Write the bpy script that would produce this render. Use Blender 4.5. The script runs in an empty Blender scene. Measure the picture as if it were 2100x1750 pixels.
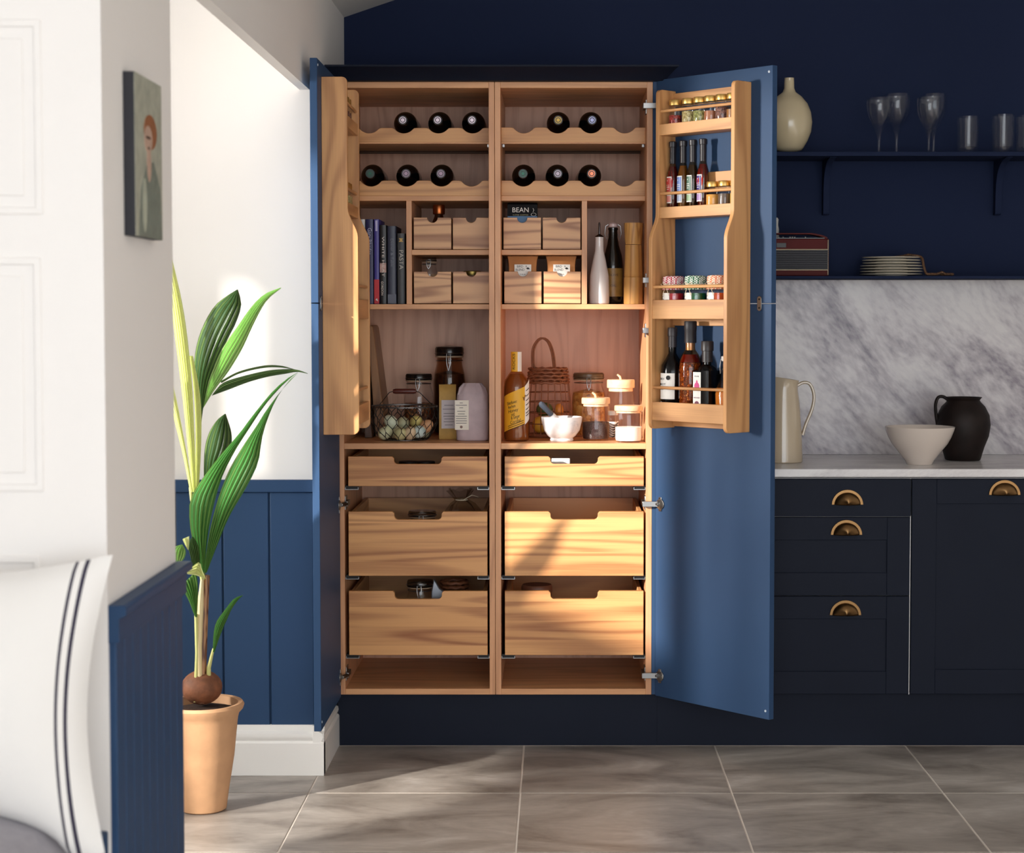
import bpy, bmesh, math, random
from mathutils import Vector, Matrix
random.seed(7)
SC = bpy.context.scene
COL = SC.collection
PI = math.pi

# ------------------------------------------------------------------ camera
F_PX, CAM_D, PITCH = 3700.0, 5.692, math.radians(2.8)
CX = 1145.0
CY = 645.0 + F_PX * math.tan(PITCH)
CAM_H = 1.3799
cam_d = bpy.data.cameras.new('camera')
cam = bpy.data.objects.new('camera', cam_d)
COL.objects.link(cam)
cam.location = (0, -CAM_D, CAM_H)
cam.rotation_euler = (PI / 2 - PITCH, 0, 0)
cam_d.sensor_fit = 'HORIZONTAL'
cam_d.sensor_width = 36.0
cam_d.lens = 36.0 * F_PX / 2100.0
cam_d.shift_x = (1050.0 - CX) / 2100.0
cam_d.shift_y = -(875.0 - CY) / 2100.0
cam_d.clip_start = 0.05
cam_d.dof.use_dof = True
cam_d.dof.focus_distance = 5.7
cam_d.dof.aperture_fstop = 5.6
SC.camera = cam

# ------------------------------------------------------------------ world, sun, windows, exposure
world = bpy.data.worlds.new('world')
SC.world = world
world.use_nodes = True
bg = world.node_tree.nodes['Background']
bg.inputs[0].default_value = (0.80, 0.90, 1.0, 1)
bg.inputs[1].default_value = 0.4
SUN_AZ, SUN_EL = math.radians(46), math.radians(18)
sun_d = bpy.data.lights.new('sun_offscreen', 'SUN')
sun_d.energy = 10.0
sun_d.angle = math.radians(1.6)
sun_d.color = (1.0, 0.94, 0.86)
sun = bpy.data.objects.new('sun_offscreen', sun_d)
COL.objects.link(sun)
sd = Vector((math.sin(SUN_AZ) * math.cos(SUN_EL), math.cos(SUN_AZ) * math.cos(SUN_EL), -math.sin(SUN_EL)))
sun.rotation_euler = sd.to_track_quat('-Z', 'Y').to_euler()

def area(name, loc, direction, sx, sy, watts, color):
    l = bpy.data.lights.new(name, 'AREA')
    l.shape = 'RECTANGLE'
    l.size, l.size_y = sx, sy
    l.energy = watts
    l.color = color
    o = bpy.data.objects.new(name, l)
    COL.objects.link(o)
    o.location = loc
    o.rotation_euler = Vector(direction).to_track_quat('-Z', 'Y').to_euler()
    return o
# daylight through the tall side window of the adjoining room
area('side_window_offscreen', (-5.2, -1.95, 1.78), (1, 0.31, -0.01), 0.5, 0.9, 400, (1.0, 0.96, 0.9))
# added fill for the alcove wall, in the plane of that window's outer face
area('alcove_fill_offscreen', (-3.16, -1.425, 1.675), (1, 0, 0), 0.42, 1.28, 40, (1.0, 0.98, 0.95))
# wide area light added at the open rear for frontal daylight
area('rear_fill_offscreen', (0.5, -7.8, 1.5), (0.0, 1, 0.0), 4.4, 2.4, 138, (0.90, 0.95, 1.0))

SC.view_settings.view_transform = 'Standard'
SC.view_settings.look = 'None'
SC.view_settings.gamma = 1.0
SC.view_settings.use_curve_mapping = False
SC.view_settings.exposure = 0.0
SC.cycles.use_denoising = True
SC.cycles.max_bounces = 10
SC.cycles.transparent_max_bounces = 24
SC.cycles.sample_clamp_indirect = 8.0

# ------------------------------------------------------------------ pixel rays
_c, _s = math.cos(PITCH), math.sin(PITCH)
def ray(px, py):
    a, b = (px - CX) / F_PX, (CY - py) / F_PX
    return Vector((a, _c + b * _s, -_s + b * _c))
def aty(px, py, Y):
    v = ray(px, py); t = (Y + CAM_D) / v.y
    return Vector((v.x * t, Y, CAM_H + v.z * t))
def atx(px, py, X):
    v = ray(px, py); t = X / v.x
    return Vector((X, -CAM_D + v.y * t, CAM_H + v.z * t))
def atz(px, py, Z):
    v = ray(px, py); t = (Z - CAM_H) / v.z
    return Vector((v.x * t, -CAM_D + v.y * t, Z))
def X_(px, Y, py=645): return aty(px, py, Y).x
def Z_(py, Y): return aty(1145, py, Y).z

# ------------------------------------------------------------------ materials
MATS = {}
def srgb(r, g, b):
    f = lambda c: (c / 255) / 12.92 if c / 255 <= 0.04045 else ((c / 255 + 0.055) / 1.055) ** 2.4
    return (f(r), f(g), f(b), 1)
def newmat(name):
    m = bpy.data.materials.new(name); m.use_nodes = True
    nt = m.node_tree; nt.nodes.clear()
    out = nt.nodes.new('ShaderNodeOutputMaterial')
    return m, nt, out
def N(nt, t, **kw):
    n = nt.nodes.new(t)
    for k, v in kw.items():
        if k.startswith('i_'):
            n.inputs[k[2:].replace('_', ' ')].default_value = v
        else:
            setattr(n, k, v)
    return n
def ramp(nt, fac, stops):
    r = nt.nodes.new('ShaderNodeValToRGB')
    e = r.color_ramp.elements
    e[0].position, e[0].color = stops[0]
    e[1].position, e[1].color = stops[-1]
    for p, c in stops[1:-1]:
        x = e.new(p); x.color = c
    nt.links.new(fac, r.inputs[0])
    return r
def plain(name, col, rough=0.5, metal=0.0, coat=0.0, var=0.06, vscale=6.0, bump=0.0, bscale=200.0, spec=0.5, sheen=0.0, sub=0.0):
    """painted / glazed / paper surface: base colour with a soft procedural mottling and optional fine relief"""
    if name in MATS: return MATS[name]
    m, nt, out = newmat(name)
    p = N(nt, 'ShaderNodeBsdfPrincipled')
    tc = N(nt, 'ShaderNodeTexCoord')
    no = N(nt, 'ShaderNodeTexNoise'); no.inputs['Scale'].default_value = vscale; no.inputs['Detail'].default_value = 4
    nt.links.new(tc.outputs['Object'], no.inputs['Vector'])
    c = list(col)
    r = ramp(nt, no.outputs['Fac'], [(0.3, tuple(max(0, x * (1 - var)) for x in c[:3]) + (1,)), (0.7, tuple(min(1, x * (1 + var)) for x in c[:3]) + (1,))])
    nt.links.new(r.outputs[0], p.inputs['Base Color'])
    p.inputs['Roughness'].default_value = rough
    p.inputs['Metallic'].default_value = metal
    p.inputs['Coat Weight'].default_value = coat
    p.inputs['Coat Roughness'].default_value = 0.08
    p.inputs['Specular IOR Level'].default_value = spec
    p.inputs['Sheen Weight'].default_value = sheen
    if sub:
        p.inputs['Subsurface Weight'].default_value = sub
    if bump:
        b = N(nt, 'ShaderNodeBump'); b.inputs['Strength'].default_value = bump; b.inputs['Distance'].default_value = 0.002
        n2 = N(nt, 'ShaderNodeTexNoise'); n2.inputs['Scale'].default_value = bscale; n2.inputs['Detail'].default_value = 3
        nt.links.new(tc.outputs['Object'], n2.inputs['Vector'])
        nt.links.new(n2.outputs['Fac'], b.inputs['Height']); nt.links.new(b.outputs[0], p.inputs['Normal'])
    nt.links.new(p.outputs[0], out.inputs[0])
    MATS[name] = m
    return m
def wood(name, grain, light, dark, ring=0.45, rough=0.42, freq=26.0, across=7.0, along=0.9, fibre=0.18, stave=0.0):
    """oak: contour-line growth rings and fine fibres running along one axis"""
    if name in MATS: return MATS[name]
    m, nt, out = newmat(name)
    p = N(nt, 'ShaderNodeBsdfPrincipled')
    tc = N(nt, 'ShaderNodeTexCoord')
    oi = N(nt, 'ShaderNodeObjectInfo')
    mul = N(nt, 'ShaderNodeMath', operation='MULTIPLY'); mul.inputs[1].default_value = 37.0
    nt.links.new(oi.outputs['Random'], mul.inputs[0])
    add = N(nt, 'ShaderNodeVectorMath', operation='ADD')
    nt.links.new(tc.outputs['Object'], add.inputs[0]); nt.links.new(mul.outputs[0], add.inputs[1])
    wn = None
    if stave:   # glued-up boards: each strip has its own tone and its own figure
        sp = N(nt, 'ShaderNodeSeparateXYZ'); nt.links.new(tc.outputs['Object'], sp.inputs[0])
        q = N(nt, 'ShaderNodeMath', operation='MULTIPLY'); q.inputs[1].default_value = 1.0 / stave; nt.links.new(sp.outputs[2], q.inputs[0])
        q2 = N(nt, 'ShaderNodeMath', operation='ADD'); nt.links.new(q.outputs[0], q2.inputs[0]); nt.links.new(oi.outputs['Random'], q2.inputs[1])
        fl = N(nt, 'ShaderNodeMath', operation='FLOOR'); nt.links.new(q2.outputs[0], fl.inputs[0])
        wn = N(nt, 'ShaderNodeTexWhiteNoise', noise_dimensions='1D'); nt.links.new(fl.outputs[0], wn.inputs['W'])
        ad2 = N(nt, 'ShaderNodeVectorMath', operation='MULTIPLY_ADD'); ad2.inputs[1].default_value = (3, 5, 0)
        nt.links.new(wn.outputs['Color'], ad2.inputs[0]); nt.links.new(add.outputs[0], ad2.inputs[2])
        add = ad2
    def noise(al, ac, detail, dist=0.0):
        mp = N(nt, 'ShaderNodeMapping')
        s = [ac, ac, ac]; s['XYZ'.index(grain)] = al
        mp.inputs['Scale'].default_value = s
        nt.links.new(add.outputs[0], mp.inputs['Vector'])
        n = N(nt, 'ShaderNodeTexNoise'); n.inputs['Scale'].default_value = 1.0
        n.inputs['Detail'].default_value = detail; n.inputs['Distortion'].default_value = dist
        nt.links.new(mp.outputs[0], n.inputs['Vector'])
        return n.outputs['Fac']
    big = noise(along, across, 1.0, 0.2)
    k = N(nt, 'ShaderNodeMath', operation='MULTIPLY'); k.inputs[1].default_value = freq * 2
    nt.links.new(big, k.inputs[0])
    si = N(nt, 'ShaderNodeMath', operation='SINE'); nt.links.new(k.outputs[0], si.inputs[0])
    h = N(nt, 'ShaderNodeMath', operation='MULTIPLY_ADD'); h.inputs[1].default_value = 0.5; h.inputs[2].default_value = 0.5
    nt.links.new(si.outputs[0], h.inputs[0])
    pw = N(nt, 'ShaderNodeMath', operation='POWER'); pw.inputs[1].default_value = 2.2
    nt.links.new(h.outputs[0], pw.inputs[0])
    fib = noise(6.0, 330.0, 3.0)
    tone = noise(0.5, 3.0, 2.0)
    r1 = N(nt, 'ShaderNodeMath', operation='MULTIPLY'); r1.inputs[1].default_value = ring
    nt.links.new(pw.outputs[0], r1.inputs[0])
    f1 = N(nt, 'ShaderNodeMath', operation='MULTIPLY_ADD'); f1.inputs[1].default_value = fibre * 2.4; nt.links.new(fib, f1.inputs[0]); nt.links.new(r1.outputs[0], f1.inputs[2])
    t1 = N(nt, 'ShaderNodeMath', operation='MULTIPLY_ADD'); t1.inputs[1].default_value = 0.55; nt.links.new(tone, t1.inputs[0]); nt.links.new(f1.outputs[0], t1.inputs[2])
    off = fibre * 1.2 + 0.27
    s1 = N(nt, 'ShaderNodeMath', operation='SUBTRACT'); s1.inputs[1].default_value = off; s1.use_clamp = True; nt.links.new(t1.outputs[0], s1.inputs[0])
    if wn is not None:
        s2 = N(nt, 'ShaderNodeMath', operation='MULTIPLY_ADD'); s2.inputs[1].default_value = 0.34; s2.use_clamp = True
        nt.links.new(wn.outputs['Value'], s2.inputs[0]); nt.links.new(s1.outputs[0], s2.inputs[2]); s1 = s2
    mx = N(nt, 'ShaderNodeMix', data_type='RGBA')
    nt.links.new(s1.outputs[0], mx.inputs['Factor'])
    mx.inputs['A'].default_value = light; mx.inputs['B'].default_value = dark
    nt.links.new(mx.outputs['Result'], p.inputs['Base Color'])
    p.inputs['Roughness'].default_value = rough
    b = N(nt, 'ShaderNodeBump'); b.inputs['Strength'].default_value = 0.12; b.inputs['Distance'].default_value = 0.001
    nt.links.new(fib, b.inputs['Height']); nt.links.new(b.outputs[0], p.inputs['Normal'])
    nt.links.new(p.outputs[0], out.inputs[0])
    MATS[name] = m
    return m
def glass(name, tint=(1, 1, 1, 1), rough=0.02, refl=1.0, ior=1.5):
    """clear thin glass: Fresnel mix of straight-through light and mirror reflection"""
    if name in MATS: return MATS[name]
    m, nt, out = newmat(name)
    t = N(nt, 'ShaderNodeBsdfTransparent'); t.inputs[0].default_value = tint
    g = N(nt, 'ShaderNodeBsdfGlossy'); g.inputs['Roughness'].default_value = rough
    g.inputs['Color'].default_value = (refl, refl, refl, 1)
    lw = N(nt, 'ShaderNodeLayerWeight'); lw.inputs['Blend'].default_value = 0.5
    p5 = N(nt, 'ShaderNodeMath', operation='POWER'); p5.inputs[1].default_value = 5.0
    nt.links.new(lw.outputs['Facing'], p5.inputs[0])
    f0 = ((ior - 1) / (ior + 1)) ** 2
    fr = N(nt, 'ShaderNodeMath', operation='MULTIPLY_ADD'); fr.inputs[1].default_value = 1 - f0; fr.inputs[2].default_value = f0
    nt.links.new(p5.outputs[0], fr.inputs[0])
    mx = N(nt, 'ShaderNodeMixShader')
    nt.links.new(fr.outputs[0], mx.inputs[0]); nt.links.new(t.outputs[0], mx.inputs[1]); nt.links.new(g.outputs[0], mx.inputs[2])
    nt.links.new(mx.outputs[0], out.inputs[0])
    MATS[name] = m
    return m
def speckle(name, cols, scale=260.0, rough=0.5):
    """loose contents (peppercorns, seeds, lentils): cells of several colours"""
    if name in MATS: return MATS[name]
    m, nt, out = newmat(name)
    p = N(nt, 'ShaderNodeBsdfPrincipled'); p.inputs['Roughness'].default_value = rough
    tc = N(nt, 'ShaderNodeTexCoord')
    v = N(nt, 'ShaderNodeTexVoronoi'); v.inputs['Scale'].default_value = scale
    nt.links.new(tc.outputs['Object'], v.inputs['Vector'])
    sep = N(nt, 'ShaderNodeSeparateColor'); nt.links.new(v.outputs['Color'], sep.inputs[0])
    r = ramp(nt, sep.outputs[0], [(i / max(1, len(cols) - 1), c) for i, c in enumerate(cols)])
    b = N(nt, 'ShaderNodeBump'); b.inputs['Strength'].default_value = 0.8; b.inputs['Distance'].default_value = 0.003; b.invert = True
    nt.links.new(v.outputs['Distance'], b.inputs['Height']); nt.links.new(b.outputs[0], p.inputs['Normal'])
    nt.links.new(r.outputs[0], p.inputs['Base Color']); nt.links.new(p.outputs[0], out.inputs[0])
    MATS[name] = m
    return m
def stone(name, stops, rot=0.0, stretch=(3, 3, 3), detail=9.0, dist=1.2, scale2=40.0, rough=0.3, contrast2=0.25, rnd=True, pos=(0.36, 0.64)):
    """marble / cement tile: stretched cloudy veining with finer blotches"""
    if name in MATS: return MATS[name]
    m, nt, out = newmat(name)
    p = N(nt, 'ShaderNodeBsdfPrincipled'); p.inputs['Roughness'].default_value = rough
    tc = N(nt, 'ShaderNodeTexCoord')
    src = tc.outputs['Object']
    if rnd:
        oi = N(nt, 'ShaderNodeObjectInfo'); mul = N(nt, 'ShaderNodeMath', operation='MULTIPLY'); mul.inputs[1].default_value = 53.0
        nt.links.new(oi.outputs['Random'], mul.inputs[0])
        add = N(nt, 'ShaderNodeVectorMath', operation='ADD'); nt.links.new(src, add.inputs[0]); nt.links.new(mul.outputs[0], add.inputs[1])
        src = add.outputs[0]
    mr = N(nt, 'ShaderNodeMapping'); mr.inputs['Rotation'].default_value = (0, rot, 0)
    nt.links.new(src, mr.inputs['Vector'])
    mp = N(nt, 'ShaderNodeMapping'); mp.inputs['Scale'].default_value = stretch
    nt.links.new(mr.outputs[0], mp.inputs['Vector'])
    n1 = N(nt, 'ShaderNodeTexNoise'); n1.inputs['Scale'].default_value = 1.0; n1.inputs['Detail'].default_value = detail; n1.inputs['Distortion'].default_value = dist
    n1.inputs['Roughness'].default_value = 0.62
    nt.links.new(mp.outputs[0], n1.inputs['Vector'])
    n2 = N(nt, 'ShaderNodeTexNoise'); n2.inputs['Scale'].default_value = scale2; n2.inputs['Detail'].default_value = 5
    nt.links.new(mp.outputs[0], n2.inputs['Vector'])
    ma = N(nt, 'ShaderNodeMath', operation='MULTIPLY_ADD'); ma.inputs[1].default_value = contrast2
    nt.links.new(n2.outputs['Fac'], ma.inputs[0]); nt.links.new(n1.outputs['Fac'], ma.inputs[2])
    sb = N(nt, 'ShaderNodeMath', operation='SUBTRACT'); sb.inputs[1].default_value = contrast2 * 0.5; nt.links.new(ma.outputs[0], sb.inputs[0])
    n = len(stops)
    r = ramp(nt, sb.outputs[0], [(pos[0] + (pos[1] - pos[0]) * i / (n - 1), c) for i, c in enumerate(stops)])
    nt.links.new(r.outputs[0], p.inputs['Base Color']); nt.links.new(p.outputs[0], out.inputs[0])
    MATS[name] = m
    return m

OAK_L, OAK_D = srgb(218, 162, 106), srgb(146, 88, 46)
oak_x = lambda: wood('oak_lengthwise', 'X', OAK_L, OAK_D)
oak_z = lambda: wood('oak_upright', 'Z', OAK_L, OAK_D)
oak_y = lambda: wood('oak_deep', 'Y', OAK_L, OAK_D)
oak_bold = lambda: wood('oak_bold_grain', 'X', srgb(216, 166, 120), srgb(140, 86, 52), ring=0.8, freq=30.0, across=11.0, along=0.7, fibre=0.1)
ven_z = lambda: wood('oak_veneer_upright', 'Z', srgb(218, 160, 116), srgb(156, 98, 62), ring=0.3, freq=22.0, across=9.0)
ven_x = lambda: wood('oak_veneer_lengthwise', 'X', srgb(224, 166, 116), srgb(160, 100, 62), ring=0.35)
ven_back = lambda: wood('pink_oak_veneer', 'Z', srgb(216, 166, 136), srgb(160, 110, 84), ring=0.3, freq=24.0, across=10.0, along=1.2, fibre=0.22)
white_paint = lambda: plain('white_wall_paint', srgb(240, 236, 232), 0.7, var=0.01, vscale=2)
trim_white = lambda: plain('white_gloss_trim', srgb(240, 238, 234), 0.35, var=0.01)
navy_wall = lambda: plain('dark_navy_wall_paint', srgb(31, 40, 66), 0.8, var=0.05, vscale=2.0, spec=0.12)
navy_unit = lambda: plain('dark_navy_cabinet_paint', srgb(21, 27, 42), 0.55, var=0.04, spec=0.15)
blue_paint = lambda: plain('blue_cabinet_paint', srgb(46, 72, 106), 0.5, var=0.04, vscale=3.0, spec=0.2)
steel = lambda: plain('brushed_steel', srgb(150, 148, 146), 0.3, metal=1.0)
black_gloss = lambda: plain('black_bottle_glass', srgb(9, 8, 9), 0.16, coat=0.0, var=0.02, spec=0.3)
gold = lambda: plain('gold_lid_metal', srgb(222, 184, 110), 0.42, metal=1.0, var=0.04)
paper_white = lambda: plain('white_paper', srgb(238, 234, 228), 0.7, var=0.02)
ink = lambda: plain('black_ink', srgb(28, 26, 28), 0.7)
clear = lambda: glass('clear_glass')

# ------------------------------------------------------------------ mesh builder
class MB:
    def __init__(s): s.v = []; s.f = []
    def add(s, vs, fs):
        o = len(s.v); s.v += [tuple(v) for v in vs]; s.f += [tuple(i + o for i in f) for f in fs]; return s
    def box(s, x0, x1, y0, y1, z0, z1):
        v = [(x, y, z) for z in (z0, z1) for y in (y0, y1) for x in (x0, x1)]
        return s.add(v, [(0, 2, 3, 1), (4, 5, 7, 6), (0, 1, 5, 4), (2, 6, 7, 3), (0, 4, 6, 2), (1, 3, 7, 5)])
    def lathe(s, prof, n=28, cx=0, cy=0, sx=1, sy=1, a0=0, closed=False):
        vs, rows = [], []
        for r, z in prof:
            if r < 1e-6:
                rows.append([len(vs)]); vs.append((cx, cy, z))
            else:
                rows.append(list(range(len(vs), len(vs) + n)))
                vs += [(cx + sx * r * math.cos(a0 + 2 * PI * i / n), cy + sy * r * math.sin(a0 + 2 * PI * i / n), z) for i in range(n)]
        fs = []
        pairs = list(zip(rows, rows[1:])) + ([(rows[-1], rows[0])] if closed else [])
        for a, b in pairs:
            for i in range(n):
                j = (i + 1) % n
                if len(a) == 1 and len(b) == 1: continue
                if len(a) == 1: fs.append((a[0], b[j], b[i]))
                elif len(b) == 1: fs.append((a[i], a[j], b[0]))
                else: fs.append((a[i], a[j], b[j], b[i]))
        return s.add(vs, fs)
    def tube(s, pts, r, n=8, closed=False, flat=1.0):
        pts = [Vector(p) for p in pts]; k = len(pts)
        rr = r if isinstance(r, (list, tuple)) else [r] * k
        tang = []
        for i in range(k):
            a = pts[(i - 1) % k] if closed or i > 0 else pts[i]
            b = pts[(i + 1) % k] if closed or i < k - 1 else pts[i]
            t = (b - a); tang.append(t.normalized() if t.length > 1e-9 else Vector((0, 0, 1)))
        up = Vector((0, 0, 1)) if abs(tang[0].z) < 0.9 else Vector((1, 0, 0))
        nrm = (up - tang[0] * up.dot(tang[0])).normalized()
        vs = []
        for i in range(k):
            nrm = nrm - tang[i] * nrm.dot(tang[i])
            nrm = nrm.normalized() if nrm.length > 1e-6 else tang[i].orthogonal().normalized()
            bi = tang[i].cross(nrm)
            for j in range(n):
                a = 2 * PI * j / n
                vs.append(pts[i] + (nrm * math.cos(a) + bi * math.sin(a) * flat) * rr[i])
        fs = []
        for i in range(k if closed else k - 1):
            a, b = i * n, ((i + 1) % k) * n
            fs += [(a + j, a + (j + 1) % n, b + (j + 1) % n, b + j) for j in range(n)]
        if not closed:
            fs.append(tuple(reversed(range(n)))); fs.append(tuple(range((k - 1) * n, k * n)))
        return s.add(vs, fs)
    def prism(s, poly, axis, a, b):
        """extrude a 2-D polygon along an axis: X -> (y,z), Y -> (x,z), Z -> (x,y)"""
        def P(p, t):
            return {'X': (t, p[0], p[1]), 'Y': (p[0], t, p[1]), 'Z': (p[0], p[1], t)}[axis]
        n = len(poly)
        vs = [P(p, a) for p in poly] + [P(p, b) for p in poly]
        fs = [tuple(range(n)), tuple(reversed(range(n, 2 * n)))] + [(i, i + n, (i + 1) % n + n, (i + 1) % n) for i in range(n)]
        return s.add(vs, fs)
    def frame(s, x0, x1, z0, z1, w, y0, y1):
        o = [(x0, z0), (x1, z0), (x1, z1), (x0, z1)]; i = [(x0 + w, z0 + w), (x1 - w, z0 + w), (x1 - w, z1 - w), (x0 + w, z1 - w)]
        vs = [(x, y, z) for y in (y0, y1) for q in (o, i) for x, z in q]
        fs = []
        for k in range(4):
            j = (k + 1) % 4
            fs += [(k, j, 4 + j, 4 + k), (8 + k, 12 + k, 12 + j, 8 + j), (k, 8 + k, 8 + j, j), (4 + k, 4 + j, 12 + j, 12 + k)]
        return s.add(vs, fs)
    def ball(s, c, rx, ry=None, rz=None, n=16, m=10):
        ry = rx if ry is None else ry; rz = rx if rz is None else rz
        prof = [(math.sin(PI * i / m), -math.cos(PI * i / m)) for i in range(m + 1)]
        prof[0] = (0, -1); prof[-1] = (0, 1)
        o = len(s.v)
        s.lathe(prof, n)
        for i in range(o, len(s.v)):
            x, y, z = s.v[i]; s.v[i] = (c[0] + x * rx, c[1] + y * ry, c[2] + z * rz)
        return s
    def arc(s, r, z0, z1, a0, a1, n=14, cx=0, cy=0, cut=None):
        """a label wrapped round a bottle; angle 0 looks along -Y. cut(t)->(dz0,dz1) skews its edges"""
        vs = []
        for i in range(n + 1):
            t = i / n; a = a0 + (a1 - a0) * t
            d0, d1 = cut(t) if cut else (0, 0)
            x, y = cx + r * math.sin(a), cy - r * math.cos(a)
            vs += [(x, y, z0 + d0), (x, y, z1 + d1)]
        return s.add(vs, [(2 * i, 2 * i + 2, 2 * i + 3, 2 * i + 1) for i in range(n)])
    def grid(s, rows):
        n = len(rows[0]); vs = [p for r in rows for p in r]
        return s.add(vs, [(i * n + j, i * n + j + 1, (i + 1) * n + j + 1, (i + 1) * n + j) for i in range(len(rows) - 1) for j in range(n - 1)])
    def xf(s, mat, start=0):
        for i in range(start, len(s.v)):
            s.v[i] = tuple(mat @ Vector(s.v[i]))
        return s
    def mesh(s, name, sharp=38):
        me = bpy.data.meshes.new(name); me.from_pydata(s.v, [], s.f); me.update()
        bm = bmesh.new(); bm.from_mesh(me); bmesh.ops.recalc_face_normals(bm, faces=bm.faces); bm.to_mesh(me); bm.free()
        me.polygons.foreach_set('use_smooth', [True] * len(me.polygons))
        me.set_sharp_from_angle(angle=math.radians(sharp))
        return me
    def build(s, name, mat, parent=None, loc=(0, 0, 0), rotz=0.0, bevel=0.0, thick=0.0, label=None, seg=2, sharp=38):
        o = bpy.data.objects.new(name, s.mesh(name, sharp)); COL.objects.link(o)
        o.data.materials.append(mat() if callable(mat) else mat)
        o.location = loc; o.rotation_euler = (0, 0, rotz)
        if parent is not None: o.parent = parent
        if thick:
            md = o.modifiers.new('thickness', 'SOLIDIFY'); md.thickness = thick; md.offset = 0
        if bevel:
            md = o.modifiers.new('edges', 'BEVEL'); md.width = bevel; md.segments = seg; md.limit_method = 'ANGLE'; md.angle_limit = math.radians(40)
        if label: o['label'] = label
        return o
def tag(o, label, cat, group=None):
    o['label'] = label; o['category'] = cat
    if group: o['group'] = group
    return o
def thing(name, label, cat, loc=(0, 0, 0), rotz=0.0, group=None):
    o = bpy.data.objects.new(name, None); COL.objects.link(o)
    o.empty_display_size = 0.05
    o.location = Vector(loc) + Vector((0, 0, 0.0 if cat in ('cabinet', 'shelf', 'plant', 'painting', 'bench') else 0.0005)); o.rotation_euler = (0, 0, rotz)
    return tag(o, label, cat, group)
def struct(o):
    o['kind'] = 'structure'; return o
def copy_tree(o, parent=None):
    c = o.copy(); COL.objects.link(c)
    if parent is not None: c.parent = parent
    for ch in list(o.children): copy_tree(ch, c)
    return c
def rpoly(x0, x1, z0, z1, r, n=5, corners=(1, 1, 1, 1)):
    """rounded rectangle, corners: bl, br, tr, tl"""
    out = []
    for (cx, cz, a), on in zip(((x0, z0, PI), (x1, z0, 1.5 * PI), (x1, z1, 0), (x0, z1, 0.5 * PI)), corners):
        if not on: out.append((cx, cz)); continue
        ox = cx + (r if cx == x0 else -r); oz = cz + (r if cz == z0 else -r)
        out += [(ox + r * math.cos(a + PI / 2 * i / n), oz + r * math.sin(a + PI / 2 * i / n)) for i in range(n + 1)]
    return out
def lettering(s, size, mat, parent, pos, width=None, rot=0.0, bend=None, side='front', shear=0.0, name='lettering', depth=0.0004, space=1.0):
    """raised print: letters in the x-z plane looking along -Y; rot turns them in that plane; bend wraps them on a radius"""
    cu = bpy.data.curves.new('print', 'FONT'); cu.body = s; cu.size = size
    cu.align_x = 'CENTER'; cu.align_y = 'CENTER'; cu.extrude = depth / 2; cu.shear = shear; cu.resolution_u = 3; cu.space_character = space
    tmp = bpy.data.objects.new('print', cu); COL.objects.link(tmp)
    bpy.context.view_layer.update()
    me = bpy.data.meshes.new_from_object(tmp.evaluated_get(bpy.context.evaluated_depsgraph_get()))
    bpy.data.objects.remove(tmp); bpy.data.curves.remove(cu)
    k = 1.0
    if width:
        xs = [v.co.x for v in me.vertices]
        if xs and max(xs) - min(xs) > 1e-6: k = width / (max(xs) - min(xs))
    c, sn = math.cos(rot), math.sin(rot)
    for v in me.vertices:
        x, z, y = v.co.x * k, v.co.y, -v.co.z
        x, z = x * c - z * sn, x * sn + z * c
        if bend:
            a = (x + pos[0]) / bend
            v.co = ((bend - y) * math.sin(a), -(bend - y) * math.cos(a), z + pos[2])
        else:
            v.co = (x + pos[0], y + pos[1], z + pos[2])
    o = bpy.data.objects.new(name, me); COL.objects.link(o)
    me.materials.clear(); me.materials.append(mat() if callable(mat) else mat)
    o.parent = parent
    return o
def R2(x, s=0.01): return x + random.uniform(-s, s)

# ================================================================== the setting
WALL_X, ALC_Y, BACK_Y = -0.735, -0.32, 0.55
PIL_N, PIL_F = -2.765, -2.245      # near and far end of the short wall on the other side of the opening
# floor: grout bed and large cement tiles
floor_mat = stone('cement_tile', [srgb(118, 110, 103), srgb(148, 140, 132), srgb(168, 160, 152), srgb(192, 185, 178)], stretch=(2.0, 4.5, 4), rough=0.36, contrast2=0.16, scale2=14.0, pos=(0.3, 0.72))
grout = plain('pale_grout', srgb(214, 206, 196), 0.8)
floor = struct(MB().box(-3.05, 3.0, -8.0, 0.62, -0.06, -0.0012).build('floor', grout))
tile_me = None
TX, TY = 0.61, 0.572
for i in range(-4, 5):
    for j in range(-1, 12):
        x0, y1 = -0.72 + TX * i + 0.003, -0.548 - TY * (j - 1) - 0.003
        y0 = y1 - TY + 0.006
        if y0 > 0.5 or y1 < -7.2: continue
        t = MB().box(0, TX - 0.006, 0, TY - 0.006, -0.012, 0.0).build('tile', floor_mat, floor, (x0, y0, 0), bevel=0.001) if tile_me is None else bpy.data.objects.new('tile', tile_me)
        if tile_me is None: tile_me = t.data
        else:
            COL.objects.link(t); t.parent = floor; t.location = (x0, y0, 0)

ROOF0, SLOPE, RIDGE = 2.402, 0.337, 1.35
def roof(x): return ROOF0 + SLOPE * (x - WALL_X - 0.015) if x < RIDGE else ROOF0 + SLOPE * (RIDGE - WALL_X) - SLOPE * (x - RIDGE)
struct(MB().prism([(WALL_X - 0.2, -0.06), (3.0, -0.06), (3.0, roof(3.0) + 0.05), (RIDGE, roof(RIDGE) + 0.05), (WALL_X - 0.2, roof(WALL_X - 0.2) + 0.05)], 'Y', BACK_Y, BACK_Y + 0.1).build('wall_back', navy_wall))
ceil = MB()
ceil.prism([(WALL_X - 0.1, roof(WALL_X - 0.1)), (RIDGE, roof(RIDGE)), (3.05, roof(3.05)), (3.05, roof(3.05) + 0.08), (RIDGE, roof(RIDGE) + 0.08), (WALL_X - 0.1, roof(WALL_X - 0.1) + 0.08)], 'Y', -8.0, BACK_Y + 0.1)
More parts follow.
